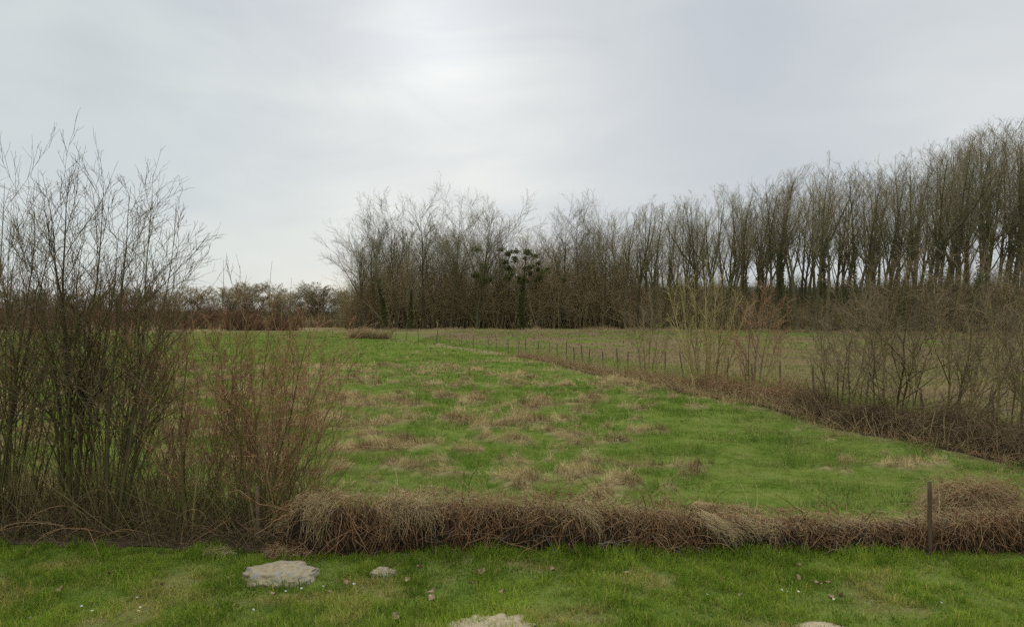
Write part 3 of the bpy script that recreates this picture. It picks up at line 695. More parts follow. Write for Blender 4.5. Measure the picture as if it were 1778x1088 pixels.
shrub('dogwood_shrub', 'reddish twiggy shrub filling the gap between the tallest stems on the left', 'shrub', 185, 8.0,
      [(px, py, bo, .1 * ((i % 3) - 1), .012) for i, (px, py, bo) in enumerate([(100, 520, -.3), (140, 500, -.2), (175, 505, -.1), (205, 508, 0), (235, 515, .08), (265, 525, .15), (300, 540, .25), (160, 560, -.05), (220, 570, .12), (120, 600, -.25), (310, 600, .3)])],
      65, M['olive'], M['red_twig'], 12, 7, 2, blen=.36, rtw=.0023, t0=.25)
shrub('dogwood_shrub', 'bushy reddish shrub right of the tall stems, leaning over its long hedge neighbour', 'shrub', 452, 7.3,
      [(px, py, bo, .12 * ((i % 3) - 1), r) for i, (px, py, bo, r) in enumerate([(335, 585, -.25, .012), (372, 555, -.18, .016), (400, 550, -.1, .018), (430, 542, -.05, .018), (468, 546, 0, .018), (505, 560, .06, .018), (540, 562, .1, .016), (585, 585, .14, .016), (615, 625, .2, .014), (560, 610, .1, .012), (520, 620, .05, .012), (420, 610, -.1, .012), (600, 700, .22, .012), (360, 650, -.3, .012), (480, 640, .02, .012), (555, 660, .12, .012)])],
      66, M['olive'], M['red_twig'], 14, 8, 2, blen=.38, wander=.09, t0=.15, bang=(18, 46), rtw=.0022)
shrub('dogwood_shrub', 'thin olive shrub between the right leaning shrub and the bushy reddish one', 'shrub', 330, 7.35,
      [(px, py, bo, .12 * ((i % 3) - 1), r) for i, (px, py, bo, r) in enumerate([(260, 600, -.2, .012), (300, 585, -.1, .016), (335, 560, -.02, .018), (372, 590, .05, .014), (410, 620, .12, .012), (440, 680, .18, .010), (320, 650, 0, .010)])],
      67, M['olive'], M['red_twig'], 12, 7, 2, blen=.36, wander=.09, t0=.2, bang=(18, 46), rtw=.0022)
# bramble undergrowth at the feet of the left shrubs
r0 = thing('bramble_tangle', 'dark bramble tangle at the feet of the left shrubs', 'brambles'); rs = RS(71)
T = Tubes(); n = 3800; x = -8.2 + 5.9 * rs.rand(n); yy = hedge_front(x) + .25 + .55 * rs.rand(n)
P, r = scrambles(rs, n, x, yy, .14 + .34 * fbm(x * 1.3, x * 0, 121, 3), np.full(n, .3), (.2, .7), rad=(.0015, .004)); T.add(P, r, 3, np.clip(rs.normal(.4, .3, n), 0, 1)); obj('canes', T.mesh('canes'), M['darktangle'], r0)
T = Tubes(); n = 3000; x = -8.2 + 5.9 * rs.rand(n); yy = hedge_front(x) + .15 + 1.3 * rs.rand(n); s = np.stack([x, yy, H(x, yy)], -1)
P = walk(s, np.stack([rs.normal(0, .55, n), rs.normal(0, .2, n), np.ones(n)], -1), .25 + 1.35 * rs.rand(n) ** 1.6, 5, .07, .02, rs); T.add(P, (.0018 + .0025 * rs.rand(n))[:, None] * np.linspace(1, .5, 6)[None], 3, rs.rand(n)); obj('shoots', T.mesh('shoots'), M['olive'], r0)
T = Tubes(); n = 34; x = -8.0 + 5.7 * rs.rand(n); yy = hedge_front(x) + .02 + .15 * rs.rand(n); s = np.stack([x, yy, .05 + .3 * rs.rand(n)], -1)
P = walk(s, np.stack([rs.normal(0, 1, n), rs.normal(-.1, .3, n), rs.normal(.45, .4, n)], -1), .4 + .9 * rs.rand(n), 9, .10, 0, rs, .45); P[:, :, 2] = np.maximum(P[:, :, 2], .03); T.add(P, np.full((n, 10), .0022), 4, rs.rand(n)); obj('arching_canes', T.mesh('arching_canes'), M['bramble'], r0)

# shrubs on the fence row
def fshrub(name, label, px, off, stems, seed, mst, mtw, **kw):
    b = fence_at(px); return shrub(name, label, 'shrub', px, b[1] + off, stems, seed, mst, mtw, **kw)
fshrub('coppiced_willow', 'yellowish coppiced willow of upright shoots on the fence row', 1232, .2,
       [(1178, 464, -.5, .2, .05), (1205, 491, -.3, -.2, .045), (1225, 468, -.05, .1, .05), (1243, 494, .1, .3, .04), (1262, 498, .2, 0, .05), (1280, 516, .3, .2, .045), (1300, 531, .4, -.2, .035), (1160, 506, -.5, .1, .03), (1190, 526, -.3, .3, .03), (1215, 536, 0, -.3, .03), (1235, 546, 0, .2, .03), (1285, 586, .3, -.2, .02), (1180, 586, -.35, -.2, .02)],
       81, M['coppice'], M['coppice'], nb=11, nt=5, ns=1, bang=(12, 32), rtw=.0052, blen=.34, wander=.03)
fshrub('thin_shrub', 'thin olive shrub on the fence row left of the coppiced willow', 1126, .2, [(1098, 560, -.2, .1, .022), (1116, 540, -.1, 0, .026), (1132, 520, 0, .2, .026), (1148, 545, .1, -.1, .022), (1160, 575, .2, .1, .018)], 82, M['olive'], M['greytwig'], nb=11, nt=6, ns=2, rtw=.0042, bang=(15, 35))
fshrub('sapling', 'slender reddish sapling on the fence row right of the coppiced willow', 1308, .1, [(1330, 500, 0, .1, .05), (1345, 530, .1, 0, .035), (1300, 540, -.1, .2, .03), (1358, 570, .2, 0, .022), (1285, 590, -.15, 0, .02)], 83, M['greytwig'], M['red_twig'], nb=13, nt=6, ns=2, rtw=.004, bang=(18, 42))
fshrub('hawthorn_shrub', 'sprawling leafless shrub with dark stems right of the reddish sapling', 1462, .3, [(1425, 530, -.3, .2, .025), (1460, 515, -.1, -.2, .028), (1485, 490, .1, .1, .032), (1510, 510, .2, .3, .025), (1430, 590, -.3, -.2, .018), (1520, 560, .4, 0, .021)], 84, M['olive'], M['darktwig'], nb=16, nt=8, ns=3, rtw=.0036, bang=(25, 60), wander=.10, blen=.42)
fshrub('hawthorn_shrub', 'broad leafless bush of crooked grey branches over the dark brambles', 1545, .3, [(1500, 520, -.3, .2, .025), (1540, 480, -.1, -.2, .032), (1585, 465, .1, .1, .036), (1620, 480, .2, .3, .028), (1660, 510, .3, 0, .021), (1520, 580, -.3, -.2, .018), (1600, 570, .2, .2, .018)], 85, M['olive'], M['darktwig'], nb=16, nt=8, ns=3, rtw=.0036, bang=(25, 60), wander=.10, blen=.42)
fshrub('hawthorn_shrub', 'grey branched bush leaning right, its twigs touched with red', 1640, .4, [(1620, 500, -.3, .2, .021), (1670, 462, .0, -.2, .032), (1712, 470, .2, .1, .032), (1752, 480, .3, .3, .028), (1790, 520, .4, 0, .025), (1690, 570, .1, .2, .018), (1770, 570, .3, -.2, .018)], 86, M['olive'], M['darktwig'], nb=16, nt=8, ns=3, rtw=.0036, bang=(25, 60), wander=.10, blen=.42)
fshrub('hawthorn_shrub', 'leafless bush cut by the right picture edge above the bramble tangle', 1760, .4, [(1720, 520, -.3, .2, .021), (1765, 480, .0, -.2, .028), (1810, 470, .2, .1, .032), (1850, 500, .3, .3, .028), (1740, 580, -.1, 0, .021), (1800, 600, .2, .2, .018)], 87, M['olive'], M['darktwig'], nb=16, nt=8, ns=3, rtw=.0036, bang=(25, 60), wander=.10, blen=.42)
shrub('bare_shrub', 'few crooked olive twigs at the right edge by the pale mound', 'shrub', 1722, 7.35, [(1690, 850, -.1, 0, .006), (1740, 835, .05, 0, .008), (1790, 800, .15, .1, .008), (1765, 860, .1, -.1, .006)], 88, M['olive'], M['olive'], nb=6, nt=3, rtw=.0018, bang=(25, 60), wander=.1)
# two little bushes out on the far pasture
for px, lab, sd in ((617, 'small bare bush at the left end of the far straw strip', 91), (668, 'small bare bush where the far straw strip meets the fence', 92)):
    shrub('bare_shrub', lab, 'shrub', px, 61, [(px - 14, 570, -.4, .3, .05), (px - 3, 560, -.1, -.3, .05), (px + 8, 556, .2, .2, .05), (px + 16, 572, .4, 0, .04)], sd, M['greytwig'], M['rust'], nb=9, nt=5, rtw=.014)
rs = RS(93); root = thing('grass_strip', 'short straw coloured strip of dead grass on the far pasture between two small bushes', 'dry grass', (0, 0, 0))
T = Tubes(); n = 1500; x = np.linspace(-14.6, -11.0, n) + rs.normal(0, .1, n); yy = 60 + .5 * rs.rand(n); s = np.stack([x, yy, H(x, yy)], -1)
P = walk(s, np.stack([rs.normal(0, .4, n), rs.normal(0, .3, n), np.ones(n)], -1), (.2 + .7 * rs.rand(n)) * (.5 + .9 * fbm(x * 2, x * 0, 94, 2)), 4, .14, 0, rs, .4); T.add(P, np.full((n, 5), .009), 3, rs.rand(n) * .7); obj('straw', T.mesh('straw'), M['straw'], root)

# ------------------------------------------------------------------ trees
def tree_parts(seed, H_, r0, limbs, br, tw, t0=.35, lang=(20, 42), lratio=.34, shape=.55, up=.10, bratio=.45, tratio=.55, forks=0, lean=0, rtw=.016, bang=(22, 48)):
    rs = RS(seed); n = 13
    S = np.array([[0, 0, -.3]]); P = walk(S, np.array([[lean, 0, 1.]]), np.array([H_ + .3]), n, .055, .12, rs)
    R = (r0 * (1 - .93 * np.linspace(0, 1, n + 1) ** .85))[None]; R[:, 0] *= 1.5
    tr = Tubes(); tr.add(P, R, 8, [.35]); cr = Tubes()
    if forks:
        F1, FR = sprout(P, R, forks, rs, .30, .58, (16, 36), .50, .25, 9, .05, .05, .75, .12); tr.add(F1, FR, 6, np.full(len(F1), .4))
    B1, R1 = sprout(P, R, limbs, rs, t0, .98, lang, lratio, shape, 7, .07, up, .42, .2, .02); tr.add(B1, R1, 4, np.full(len(B1), .5))
    if forks:
        b, r = sprout(F1, FR, max(6, limbs // 3), rs, .3, .98, lang, lratio * 1.2, shape, 7, .07, up, .5, .2, .02); tr.add(b, r, 4, np.full(len(b), .5)); B1 = np.concatenate([B1, b]); R1 = np.concatenate([R1, r])
    B2, R2 = sprout(B1, R1, br, rs, .2, 1., bang, bratio, .5, 4, .09, up * .8, .55, .3, rtw * 1.2); cr.add(B2, R2, 3, rs.rand(len(B2)) * .7)
    B3, R3 = sprout(B2, R2, tw, rs, .15, 1., bang, tratio, .3, 3, .09, up * .6, .7, .5, rtw); cr.add(B3, R3, 3, .2 + .8 * rs.rand(len(B3)))
    return tr, cr, P[0]

def leaves_mesh(name, centers, size, rs):
    n = len(centers); a = unit(rs.normal(0, 1, (n, 3))); b = unit(np.cross(a, rs.normal(0, 1, (n, 3)))); s = (size * (.6 + .8 * rs.rand(n)))[:, None]
    V = np.stack([centers - a * s, centers + b * s * .7, centers + a * s, centers - b * s * .7], 1).reshape(-1, 3)
    return new_mesh(name, V, np.arange(4 * n), np.arange(0, 4 * n, 4), False)

PROTO = {}
def proto(key, name, mtw, ivy=0, **kw):
    tr, cr, P = tree_parts(**kw)
    PROTO[key] = (tr.mesh('trunk'), cr.mesh('crown'), None, name); PROTO[key][0].materials.append(M['tree']); PROTO[key][1].materials.append(mtw)
    if ivy:
        rs = RS(kw['seed'] + 500); t = rs.rand(ivy) ** 1.1 * .62; f = t * (len(P) - 1); i = f.astype(int); fr = (f - i)[:, None]; c = P[i] * (1 - fr) + P[np.minimum(i + 1, len(P) - 1)] * fr
        dr = unit(rs.normal(0, 1, (ivy, 3)) * np.array([1, 1, .4])); c = c + dr * ((.18 + .5 * rs.rand(ivy) ** 2) * (1.25 - t))[:, None]
        me = leaves_mesh('ivy', c, .13, rs); me.materials.append(M['ivy']); PROTO[key] = (*PROTO[key][:2], me, name)
for i in range(4): proto('tall%d' % i, 'tall_tree', M['twig'], ivy=(0, 700, 0, 0)[i], seed=200 + i, H_=20, r0=.29, limbs=(26, 22, 24, 20)[i], br=7, tw=6, t0=.44 - .04 * i, lang=(18, 46), lratio=.29, shape=.55, up=.09, rtw=.0075, forks=(0, 0, 1, 2)[i])
for i in range(3): proto('pale%d' % i, 'tall_tree', M['paletwig'], seed=220 + i, H_=16, r0=.20, limbs=22, br=8, tw=6, t0=.40, lang=(28, 58), lratio=.36, shape=.25, up=.06, rtw=.0092, forks=(1, 3, 2)[i])
for i in range(2): proto('fan%d' % i, 'spreading_tree', M['paletwig'], seed=230 + i, H_=15, r0=.22, limbs=22, br=8, tw=7, t0=.34, lang=(28, 58), lratio=.40, shape=.25, up=.06, forks=5, rtw=.0095)
for i in range(2): proto('ivied%d' % i, 'ivy_clad_tree', M['twig'], ivy=1500, seed=240 + i, H_=14, r0=.24, limbs=22, br=7, tw=6, t0=.3, lang=(22, 46), lratio=.32, up=.08, forks=1, rtw=.008)
for i in range(2): proto('far%d' % i, 'bare_tree', M['twig'], seed=250 + i, H_=9, r0=.16, limbs=30, br=8, tw=7, t0=.04, lang=(25, 55), lratio=.42, shape=.5, up=.04, forks=5, rtw=.016)

def tree(key, px, Y, top_py, label, group=None, cat='tree', seed=0, leanpx=0, wide=1., sink=0.):
    """a tree whose tip is seen at that photo height"""
    rs = RS(1000 + seed); me_t, me_c, me_i, name = PROTO[key]; x = (px - CX) / F * Y; hgt = CAMH + (HY - top_py) / F * Y; z = float(H(x, Y)) - sink; hgt += sink
    base = {'tall': 21.3, 'pale': 17.4, 'fann': 15, 'ivie': 14, 'far0': 9, 'far1': 9}.get(key[:4], 15)
    if key.startswith('fan'): base = 18
    r = thing(name, label, cat, (x, Y, z), 0, group); s = hgt / base; r.scale = (s * wide * rs.uniform(.92, 1.1), s * wide * rs.uniform(.92, 1.1), s)
    r.rotation_mode = 'ZYX'; r.rotation_euler = (rs.normal(0, .015), math.atan2(leanpx / F * Y, hgt) + rs.normal(0, .02), rs.rand() * 6.28)
    r.rotation_mode = 'XYZ'
    e = Euler((0, 0, rs.rand() * 6.28)).to_matrix(); tl = Euler((rs.normal(0, .015), math.atan2(leanpx / F * Y, hgt) + rs.normal(0, .02), 0)).to_matrix()
    r.rotation_euler = (tl @ e).to_euler()
    for nm, me in (('trunk', me_t), ('crown', me_c), ('ivy', me_i)):
        if me: o = bpy.data.objects.new(nm, me); C.objects.link(o); o.parent = r
    return r

k = 0
LEFTWOOD = [
    ('fan0', 634, 90, 388, -30, 'leaning tree at the left end of the wood, its crown fanning out to the left'),
    ('pale0', 652, 92, 372, -14, 'pale bare tree right behind the leaning one at the left end of the wood'),
    ('ivied0', 668, 87, 425, -12, 'dark ivy-clad tree low in front of the left end of the wood'),
    ('pale1', 690, 93, 362, -4, 'slim pale tree with a narrow pointed crown in the left part of the wood'),
    ('ivied1', 712, 88, 455, 0, 'short dark ivy-clad tree under the slim pale ones in the left wood'),
    ('pale2', 738, 92, 358, 0, 'forked pale tree just left of the two broad highest crowns'),
    ('fan1', 783, 93, 346, 5, 'tree with the left one of the two broad highest crowns in the middle wood'),
    ('fan0', 828, 92, 342, 8, 'tree with the right one of the two broad highest crowns in the middle wood'),
    ('pale0', 862, 93, 402, 8, 'lower pale tree at the right shoulder of the two broad crowns'),
    ('pale2', 940, 96, 418, 0, 'small thin crowned tree just right of the dip in the treetops'),
    ('pale1', 972, 94, 368, 0, 'thin pale tree rising right of the dip in the treetops'),
    ('pale0', 1005, 94, 366, 0, 'taller thin crowned tree in the pale group right of the dip'),
    ('pale2', 1045, 93, 374, 0, 'last pale tree before the dark taller trunks begin'),
]
for key, px, Y, ty, ln, lab in LEFTWOOD: k += 1; tree(key, px, Y, ty, lab, 'front trees of the left wood', seed=k, leanpx=ln)
rs = RS(77)
# mistletoe-clad small tree in the dip
mt = tree('ivied0', 905, 90, 440, 'dark tree laden with round mistletoe balls in the dip of the treetops', seed=99)
cs = []
for j in range(38):
    c = np.array([rs.normal(0, 2.9), rs.normal(0, 1.5), 7.5 + rs.rand() * 5.0]); rr = .3 + .55 * rs.rand()
    cs.append(c + unit(rs.normal(0, 1, (75, 3))) * rr * rs.rand(75, 1) ** .6 * np.array([1.25, 1, .8]))
mo = obj('mistletoe', leaves_mesh('mistletoe', np.concatenate(cs), .16, rs), M['ivy'], mt); mt.scale = (1, 1, 1); mt.rotation_euler = (0, 0, 0)
mt.scale = (.86, .86, .86)

TOPS = ([1090, 1110, 1150, 1185, 1215, 1250, 1300, 1340, 1390, 1440, 1480, 1520, 1560, 1600, 1640, 1690, 1735, 1778, 1900, 2100], [370, 350, 355, 345, 332, 330, 318, 312, 288, 286, 283, 284, 268, 248, 234, 222, 203, 192, 180, 160])
front = [1092, 1112, 1135, 1163, 1190, 1214, 1236, 1262, 1290, 1316, 1345, 1368, 1392, 1418, 1440, 1466, 1490, 1515, 1540, 1566, 1594, 1622, 1655, 1690, 1728, 1765]
ORD = 'first second third fourth fifth sixth seventh eighth ninth tenth eleventh twelfth thirteenth'.split()
def rightY(px): return np.interp(px, [1090, 1350, 1778], [90, 83, 71])
for i, px in enumerate(front):
    k += 1; key = 'tall%d' % (i * 7 % 4); Y = rightY(px) + rs.uniform(-1.2, 1.2)
    if i < 13: lab = '%s tree from the left in the right wood front row' % ORD[i]
    else: lab = '%s tree from the right in the right wood front row' % ORD[25 - i]
    if key == 'tall1': lab = lab.replace(' tree', ' tree, ivy on its trunk,', 1)
    tree(key, px - 6, Y, np.interp(px, *TOPS) + rs.uniform(-8, 26), lab, 'front row of the right wood', seed=k, leanpx=10 + 14 * (px - 1090) / 690)
for row, (dy, shift) in enumerate(((6, 12), (13, 3), (22, 17), (33, 5))):
    for px in range(1085, 1960, (32, 34, 36, 34, 34)[row]):
        k += 1; Y = rightY(px) + dy + rs.uniform(-1.5, 1.5)
        tree('tall%d' % rs.randint(4), px + shift + rs.uniform(-7, 7), Y, np.interp(px, *TOPS) + rs.uniform(4, 50), 'bare tree standing deep in the right wood behind its front row', 'trees deep in the right wood', seed=k, leanpx=10 + 14 * (px - 1090) / 690)
for row in range(3):
    for px in range(640, 1100, 33):
        k += 1; Y = 98 + row * 6 + rs.uniform(-2, 2); key = ('pale%d' % rs.randint(3)) if rs.rand() < .6 else 'ivied%d' % rs.randint(2)
        top = np.interp(px, [600, 660, 740, 830, 880, 910, 960, 1010, 1100], [445, 412, 400, 395, 440, 478, 440, 400, 375]) + rs.uniform(0, 45)
        tree(key, px + rs.uniform(-9, 9), Y, top, 'bare tree standing deep in the left and middle wood', 'trees deep in the left wood', seed=k)
# distant trees on the horizon between the red hedge and the wood
FAR = [(395, 508, 'far grey tree just right of the leaning foreground shrub tips'), (420, 503, 'far rounded grey tree above the left part of the dark red thicket'), (447, 500, 'far rounded grey tree above the middle of the dark red thicket'),
       (478, 516, 'far low tree at the right end of the dark red thicket'), (508, 512, 'far olive tree in the gap between thicket and rounded tree'), (535, 502, 'far rounded olive tree standing highest left of the wood'), (562, 508, 'far tree next to the wood on the open horizon'), (588, 512, 'far tree half hidden by the leaning tree of the wood')]
for i, (px, py, lab) in enumerate(FAR): k += 1; tree('far%d' % (i % 2), px, 190 + 12 * (i % 3), py, lab, 'far trees on the horizon', seed=k, wide=2.0, sink=3.6)
for px in list(range(-300, 390, 46)):
    k += 1; tree('far%d' % (k % 2), px + rs.uniform(-12, 12), 215 + rs.uniform(-15, 15), 512 + rs.uniform(-5, 8), 'far bare tree on the left horizon seen through the foreground shrubs', 'far trees behind the left shrubs', seed=k, wide=1.9, sink=3.6)

# thicket and undergrowth of the woods (masses)
def thicket_mass(name, label, n, xf, yf, hf, mat, seed, rad, nb=7, cat='undergrowth', kind='stuff', lean=.12, blen=.35, bang=(15, 45), parent=None, nt=0):
    rs = RS(seed); u = rs.rand(n); y = yf(u, rs); x = xf(u, rs, y); h = hf(u, rs, x, y); s = np.stack([x, y, H(x, y) - .1], -1)
    P = walk(s, np.stack([rs.normal(0, lean, n), rs.normal(0, lean, n), np.ones(n)], -1), h, 6, .06, .04, rs); R = (rad * (.6 + .8 * rs.rand(n)))[:, None] * np.linspace(1, .25, 7)[None]
    T = Tubes(); tn = np.clip(fbm(x * .35, y * .2, seed, 3) * 1.1 - .05 + rs.normal(0, .18, n), 0, 1); T.add(P, R, 3, tn)
    if nb:
        B, RB = sprout(P, R, nb, rs, .12, 1, bang, blen, .4, 4, .1, .03, .6, .35, rad * .28); T.add(B, RB, 3, np.clip(np.repeat(tn, nb) + rs.normal(.05, .15, n * nb), 0, 1))
        if nt: B2, R2 = sprout(B, RB, nt, rs, .2, 1, bang, .5, .4, 3, .1, .03, .7, .5, rad * .2); T.add(B2, R2, 3, np.clip(np.repeat(tn, nb * nt) + rs.normal(.1, .15, n * nb * nt), 0, 1))
    return tag(obj(name, T.mesh(name), mat), label, cat, kind=kind)
def leftx(u, rs, y): return ((598 + 500 * u - CX) / F) * y
thicket_mass('thicket', 'dense brown thicket of young stems filling the lower half of the left wood', 2500, leftx, lambda u, rs: 92 + 15 * rs.rand(len(u)) ** .8,
             lambda u, rs, x, y: (5.5 + 10 * fbm(u * 22, y * .1, 131, 3)) * np.interp(u, [0, .05, .15, 1], [.45, .75, 1, 1]) * (.5 + .6 * rs.rand(len(u))), M['thicket'], 141, .036, 9, nt=3, bang=(20, 70), blen=.42, lean=.22)
thicket_mass('undergrowth', 'dark leafless undergrowth along the foot of the right wood', 2100, lambda u, rs, y: ((1085 + 900 * u - CX) / F) * y, lambda u, rs: np.interp(u, [0, .4, 1], [88, 80, 66]) + 20 * rs.rand(len(u)),
             lambda u, rs, x, y: (1.5 + 4.0 * fbm(u * 30, y * .1, 132, 3) ** 1.3 + 5.5 * np.clip(sstep(.27, .20, u) + sstep(.46, .56, u), 0, 1) * rs.rand(len(u)) ** 1.5) * (.5 + .8 * rs.rand(len(u))), M['thicket'], 142, .04, 9, bang=(25, 70), blen=.5, nt=2)
thicket_mass('deep_undergrowth', 'dim distant brushwood behind the trunks of the right wood', 3000, lambda u, rs, y: ((1085 + 1000 * u - CX) / F) * y, lambda u, rs: 122 + 20 * rs.rand(len(u)),
             lambda u, rs, x, y: (6.2 + 3.2 * fbm(u * 30, y * .1, 133, 3)) * (.75 + .35 * rs.rand(len(u))), M['tree'], 143, .08, 8, bang=(20, 60), blen=.45)
thicket_mass('edge_grass', 'pale dead grass fringe at the foot of the woods beyond the fields', 9000, lambda u, rs, y: ((560 + 1400 * u - CX) / F) * y, lambda u, rs: np.interp(u, [0, .4, .6, 1], [84, 82, 76, 62]) + 3.0 * rs.rand(len(u)),
             lambda u, rs, x, y: (.15 + .8 * fbm(u * 60, y * .2, 134, 3) ** 1.5) * (.5 + .9 * rs.rand(len(u))), M['straw'], 144, .02, 0, 'dead grass', lean=.4)
# red-brown hedges on the left horizon: each a thing
def redhedge(label, px0, px1, Y, top0, top1, n, seed, mat, rad=.024, jit=.5):
    def xf(u, rs, y): return ((px0 + (px1 - px0) * u - CX) / F) * Y
    hz = lambda py: CAMH + (HY - py) / F * Y
    o = thicket_mass('thicket_hedge', label, n, xf, lambda u, rs: Y + 5 * rs.rand(len(u)), lambda u, rs, x, y: (hz(top0) + (hz(top1) - hz(top0)) * u) * (1 - jit * rs.rand(len(u)) ** .6) * (.35 + 1.2 * fbm(u * (px1 - px0) / 14., u * 0, seed, 3)), mat, seed, rad, 8, 'hedge', 'thing', lean=.2, blen=.4, bang=(20, 60), nt=2)
    return o
redhedge('long rusty brown hedge on the left horizon behind the foreground shrubs', -260, 300, 88, 506, 518, 1000, 151, M['rust'], .026)
redhedge('lower rusty hedge continuing to the right on the left horizon', 290, 420, 92, 528, 532, 380, 152, M['rust'], .024)
redhedge('dark red brown bramble thicket standing at the end of the pasture', 385, 512, 84, 528, 540, 560, 153, M['rust'], .024)
redhedge('low brown scrub line between the red thicket and the wood', 505, 640, 100, 540, 534, 420, 154, M['thicket'], .03)
thicket_mass('far_wood', 'hazy brown line of far scrub and woodland along the left horizon', 2200, lambda u, rs, y: ((-420 + 1080 * u - CX) / F) * y, lambda u, rs: 185 + 40 * rs.rand(len(u)),
             lambda u, rs, x, y: (2 + 4.5 * fbm(u * 40, y * .03, 135, 3)) * (.5 + .6 * rs.rand(len(u))), M['tree'], 145, .06, 9, 'far wood', bang=(20, 60), blen=.45, nt=2)
# thin tall whips above the red thicket
for px, t, lean, lab in ((466, 452, 7, 'tall thin leaning whip rising from the right half of the red thicket'), (387, 450, 0, 'thin upright whip beside the leaning shrub tips on the left'), (505, 482, 0, 'short thin whip at the right end of the red thicket')):
    Y = 83; T = Tubes(); x0 = (px - CX) / F * Y; zt = CAMH + (HY - t) / F * Y; tt = np.linspace(0, 1, 7)
    T.add(np.stack([x0 + lean / F * Y * tt ** 1.5, Y + .25 * np.sin(tt * 5 + px), -.1 + (zt + .1) * tt], -1), np.linspace(.055, .012, 7), 5); o = obj('whip', T.mesh('whip'), M['tree']); tag(o, lab, 'sapling')

# ------------------------------------------------------------------ sky, sun, camera
w = bpy.data.worlds.new('World'); bpy.context.scene.world = w; w.use_nodes = True; nt = w.node_tree; nt.nodes.clear()
SUN_AZ, SUN_EL = math.radians(-6.4), math.radians(22)
sky = nt.nodes.new('ShaderNodeTexSky'); sky.sky_type = 'NISHITA'; sky.sun_disc = False; sky.sun_elevation = SUN_EL; sky.sun_rotation = SUN_AZ
sd = Vector((math.sin(SUN_AZ) * math.cos(SUN_EL), math.cos(SUN_AZ) * math.cos(SUN_EL), math.sin(SUN_EL)))
tc = nt.nodes.new('ShaderNodeTexCoord').outputs['Generated']
def vm(op, a, b=None):
    n = nt.nodes.new('ShaderNodeVectorMath'); n.operation = op; nt.links.new(a, n.inputs[0])
    if b is not None: n.inputs[1].default_value = b
    return n
def ma(op, a, b=None, c=None):
    n = nt.nodes.new('ShaderNodeMath'); n.operation = op
    for i, v in enumerate((a, b, c)):
        if v is None: continue
        if isinstance(v, bpy.types.NodeSocket): nt.links.new(v, n.inputs[i])
        else: n.inputs[i].default_value = v
    return n.outputs[0]
d = vm('NORMALIZE', tc).outputs[0]
sep = nt.nodes.new('ShaderNodeSeparateXYZ'); nt.links.new(d, sep.inputs[0])
mp = nt.nodes.new('ShaderNodeMapping'); nt.links.new(d, mp.inputs[0]); mp.inputs['Scale'].default_value = (1, 1, 2.6); mp.inputs['Location'].default_value = (3.1, .4, .2)
n1 = noise(nt, 1.5, 5, mp.outputs[0], .5, .4); n2 = noise(nt, 4.5, 5, mp.outputs[0], .5, .8)
mixn = ma('ADD', ma('MULTIPLY', n1, .62), ma('MULTIPLY', n2, .38))
cl = ramp(nt, mixn, [(.38, (.43, .465, .52)), (.50, (.50, .535, .565)), (.62, (.59, .615, .63))])
# a cool blue-grey bank right of the middle, a paler veil to the far right
def lobe(az, el, width):
    v = (math.sin(math.radians(az)) * math.cos(math.radians(el)), math.cos(math.radians(az)) * math.cos(math.radians(el)), math.sin(math.radians(el)))
    dt = vm('DOT_PRODUCT', d, v).outputs['Value']; ang = ma('ARCCOSINE', ma('MINIMUM', dt, .99999)); q = ma('DIVIDE', ang, math.radians(width)); return ma('EXPONENT', ma('MULTIPLY', ma('MULTIPLY', q, q), -1.))
cl = mixc(nt, ma('MULTIPLY', lobe(17, 17, 14), .85), cl, (.42, .45, .505))
cl = mixc(nt, ma('MULTIPLY', lobe(40, 17, 12), .5), cl, (.60, .61, .64))
cl = mixc(nt, ma('MULTIPLY', lobe(-30, 8, 16), .5), cl, (.485, .535, .56))
cl = mixc(nt, ma('MULTIPLY', ma('MULTIPLY', lobe(-32.3, 18.0, 2.6), n2), .55), cl, (.40, .43, .46))
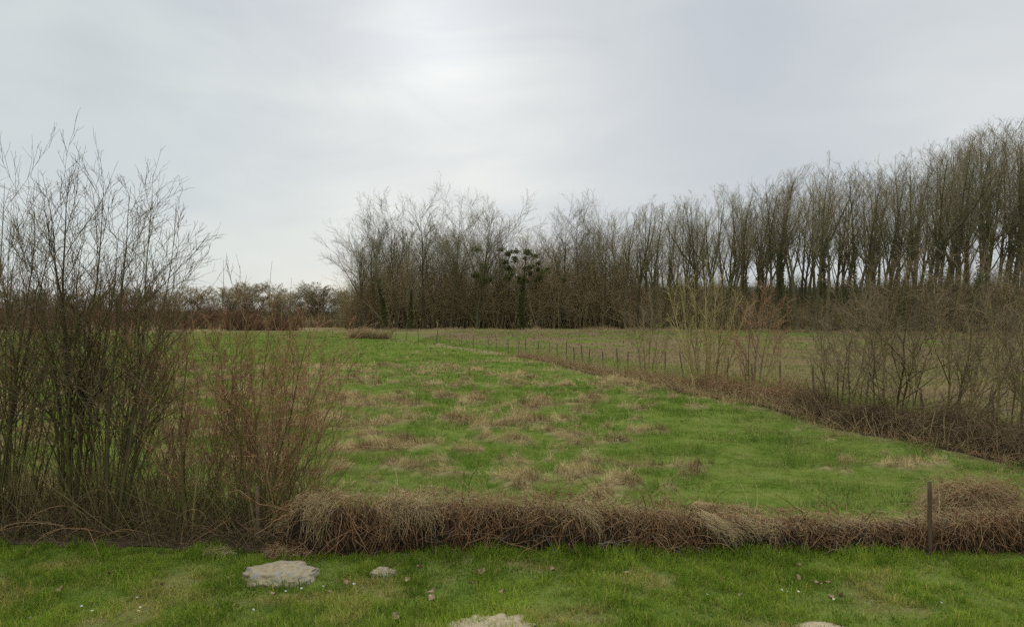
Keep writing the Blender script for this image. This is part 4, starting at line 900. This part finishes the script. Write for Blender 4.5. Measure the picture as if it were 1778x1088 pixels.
# brightness grows toward the zenith as in any overcast sky
zen = nt.nodes.new('ShaderNodeMapRange'); zen.interpolation_type = 'SMOOTHSTEP'; nt.links.new(sep.outputs[2], zen.inputs[0]); zen.inputs[1].default_value = .40; zen.inputs[2].default_value = .95; zen.inputs[3].default_value = 1.; zen.inputs[4].default_value = 3.3
glow = ma('ADD', ma('ADD', ma('MULTIPLY', lobe(-6.4, 22, 5.5), .19), ma('MULTIPLY', lobe(-5.0, 18, 15), .10)), 1.)
br = ma('MULTIPLY', zen.outputs[0], glow)
cl = mixc(nt, 1., cl, (1.0, 1.0, .965), 'MULTIPLY')
cloud = vm('SCALE', cl); nt.links.new(br, cloud.inputs['Scale'])
b1 = nt.nodes.new('ShaderNodeBackground'); nt.links.new(sky.outputs[0], b1.inputs[0]); b1.inputs[1].default_value = .10
b2 = nt.nodes.new('ShaderNodeBackground'); nt.links.new(cloud.outputs[0], b2.inputs[0]); b2.inputs[1].default_value = 1.0
mx = nt.nodes.new('ShaderNodeMixShader'); mx.inputs[0].default_value = .95
nt.links.new(b1.outputs[0], mx.inputs[1]); nt.links.new(b2.outputs[0], mx.inputs[2])
out = nt.nodes.new('ShaderNodeOutputWorld'); nt.links.new(mx.outputs[0], out.inputs[0])

sl = bpy.data.lights.new('sun', 'SUN'); sl.energy = 1.3; sl.angle = math.radians(14); sl.color = (1, .96, .90)
so = bpy.data.objects.new('sun', sl); C.objects.link(so); so.rotation_euler = (-sd).to_track_quat('-Z', 'Y').to_euler()

cam = bpy.data.cameras.new('camera'); co = bpy.data.objects.new('camera', cam); C.objects.link(co)
co.location = (0, 0, CAMH); co.rotation_euler = (math.radians(90), 0, 0); cam.sensor_width = 36; cam.lens = 36 * F / 1778
cam.shift_y = -(544 - HY) / 1778
cam.clip_end = 9000; cam.clip_start = .05
sc = bpy.context.scene; sc.camera = co
sc.view_settings.view_transform = 'Standard'; sc.view_settings.look = 'None'; sc.view_settings.exposure = .33; sc.view_settings.gamma = 1
sc.cycles.sample_clamp_indirect = 2; sc.cycles.sample_clamp_direct = 4; sc.cycles.max_bounces = 6; sc.cycles.diffuse_bounces = 3; sc.cycles.transmission_bounces = 2; sc.cycles.use_denoising = False
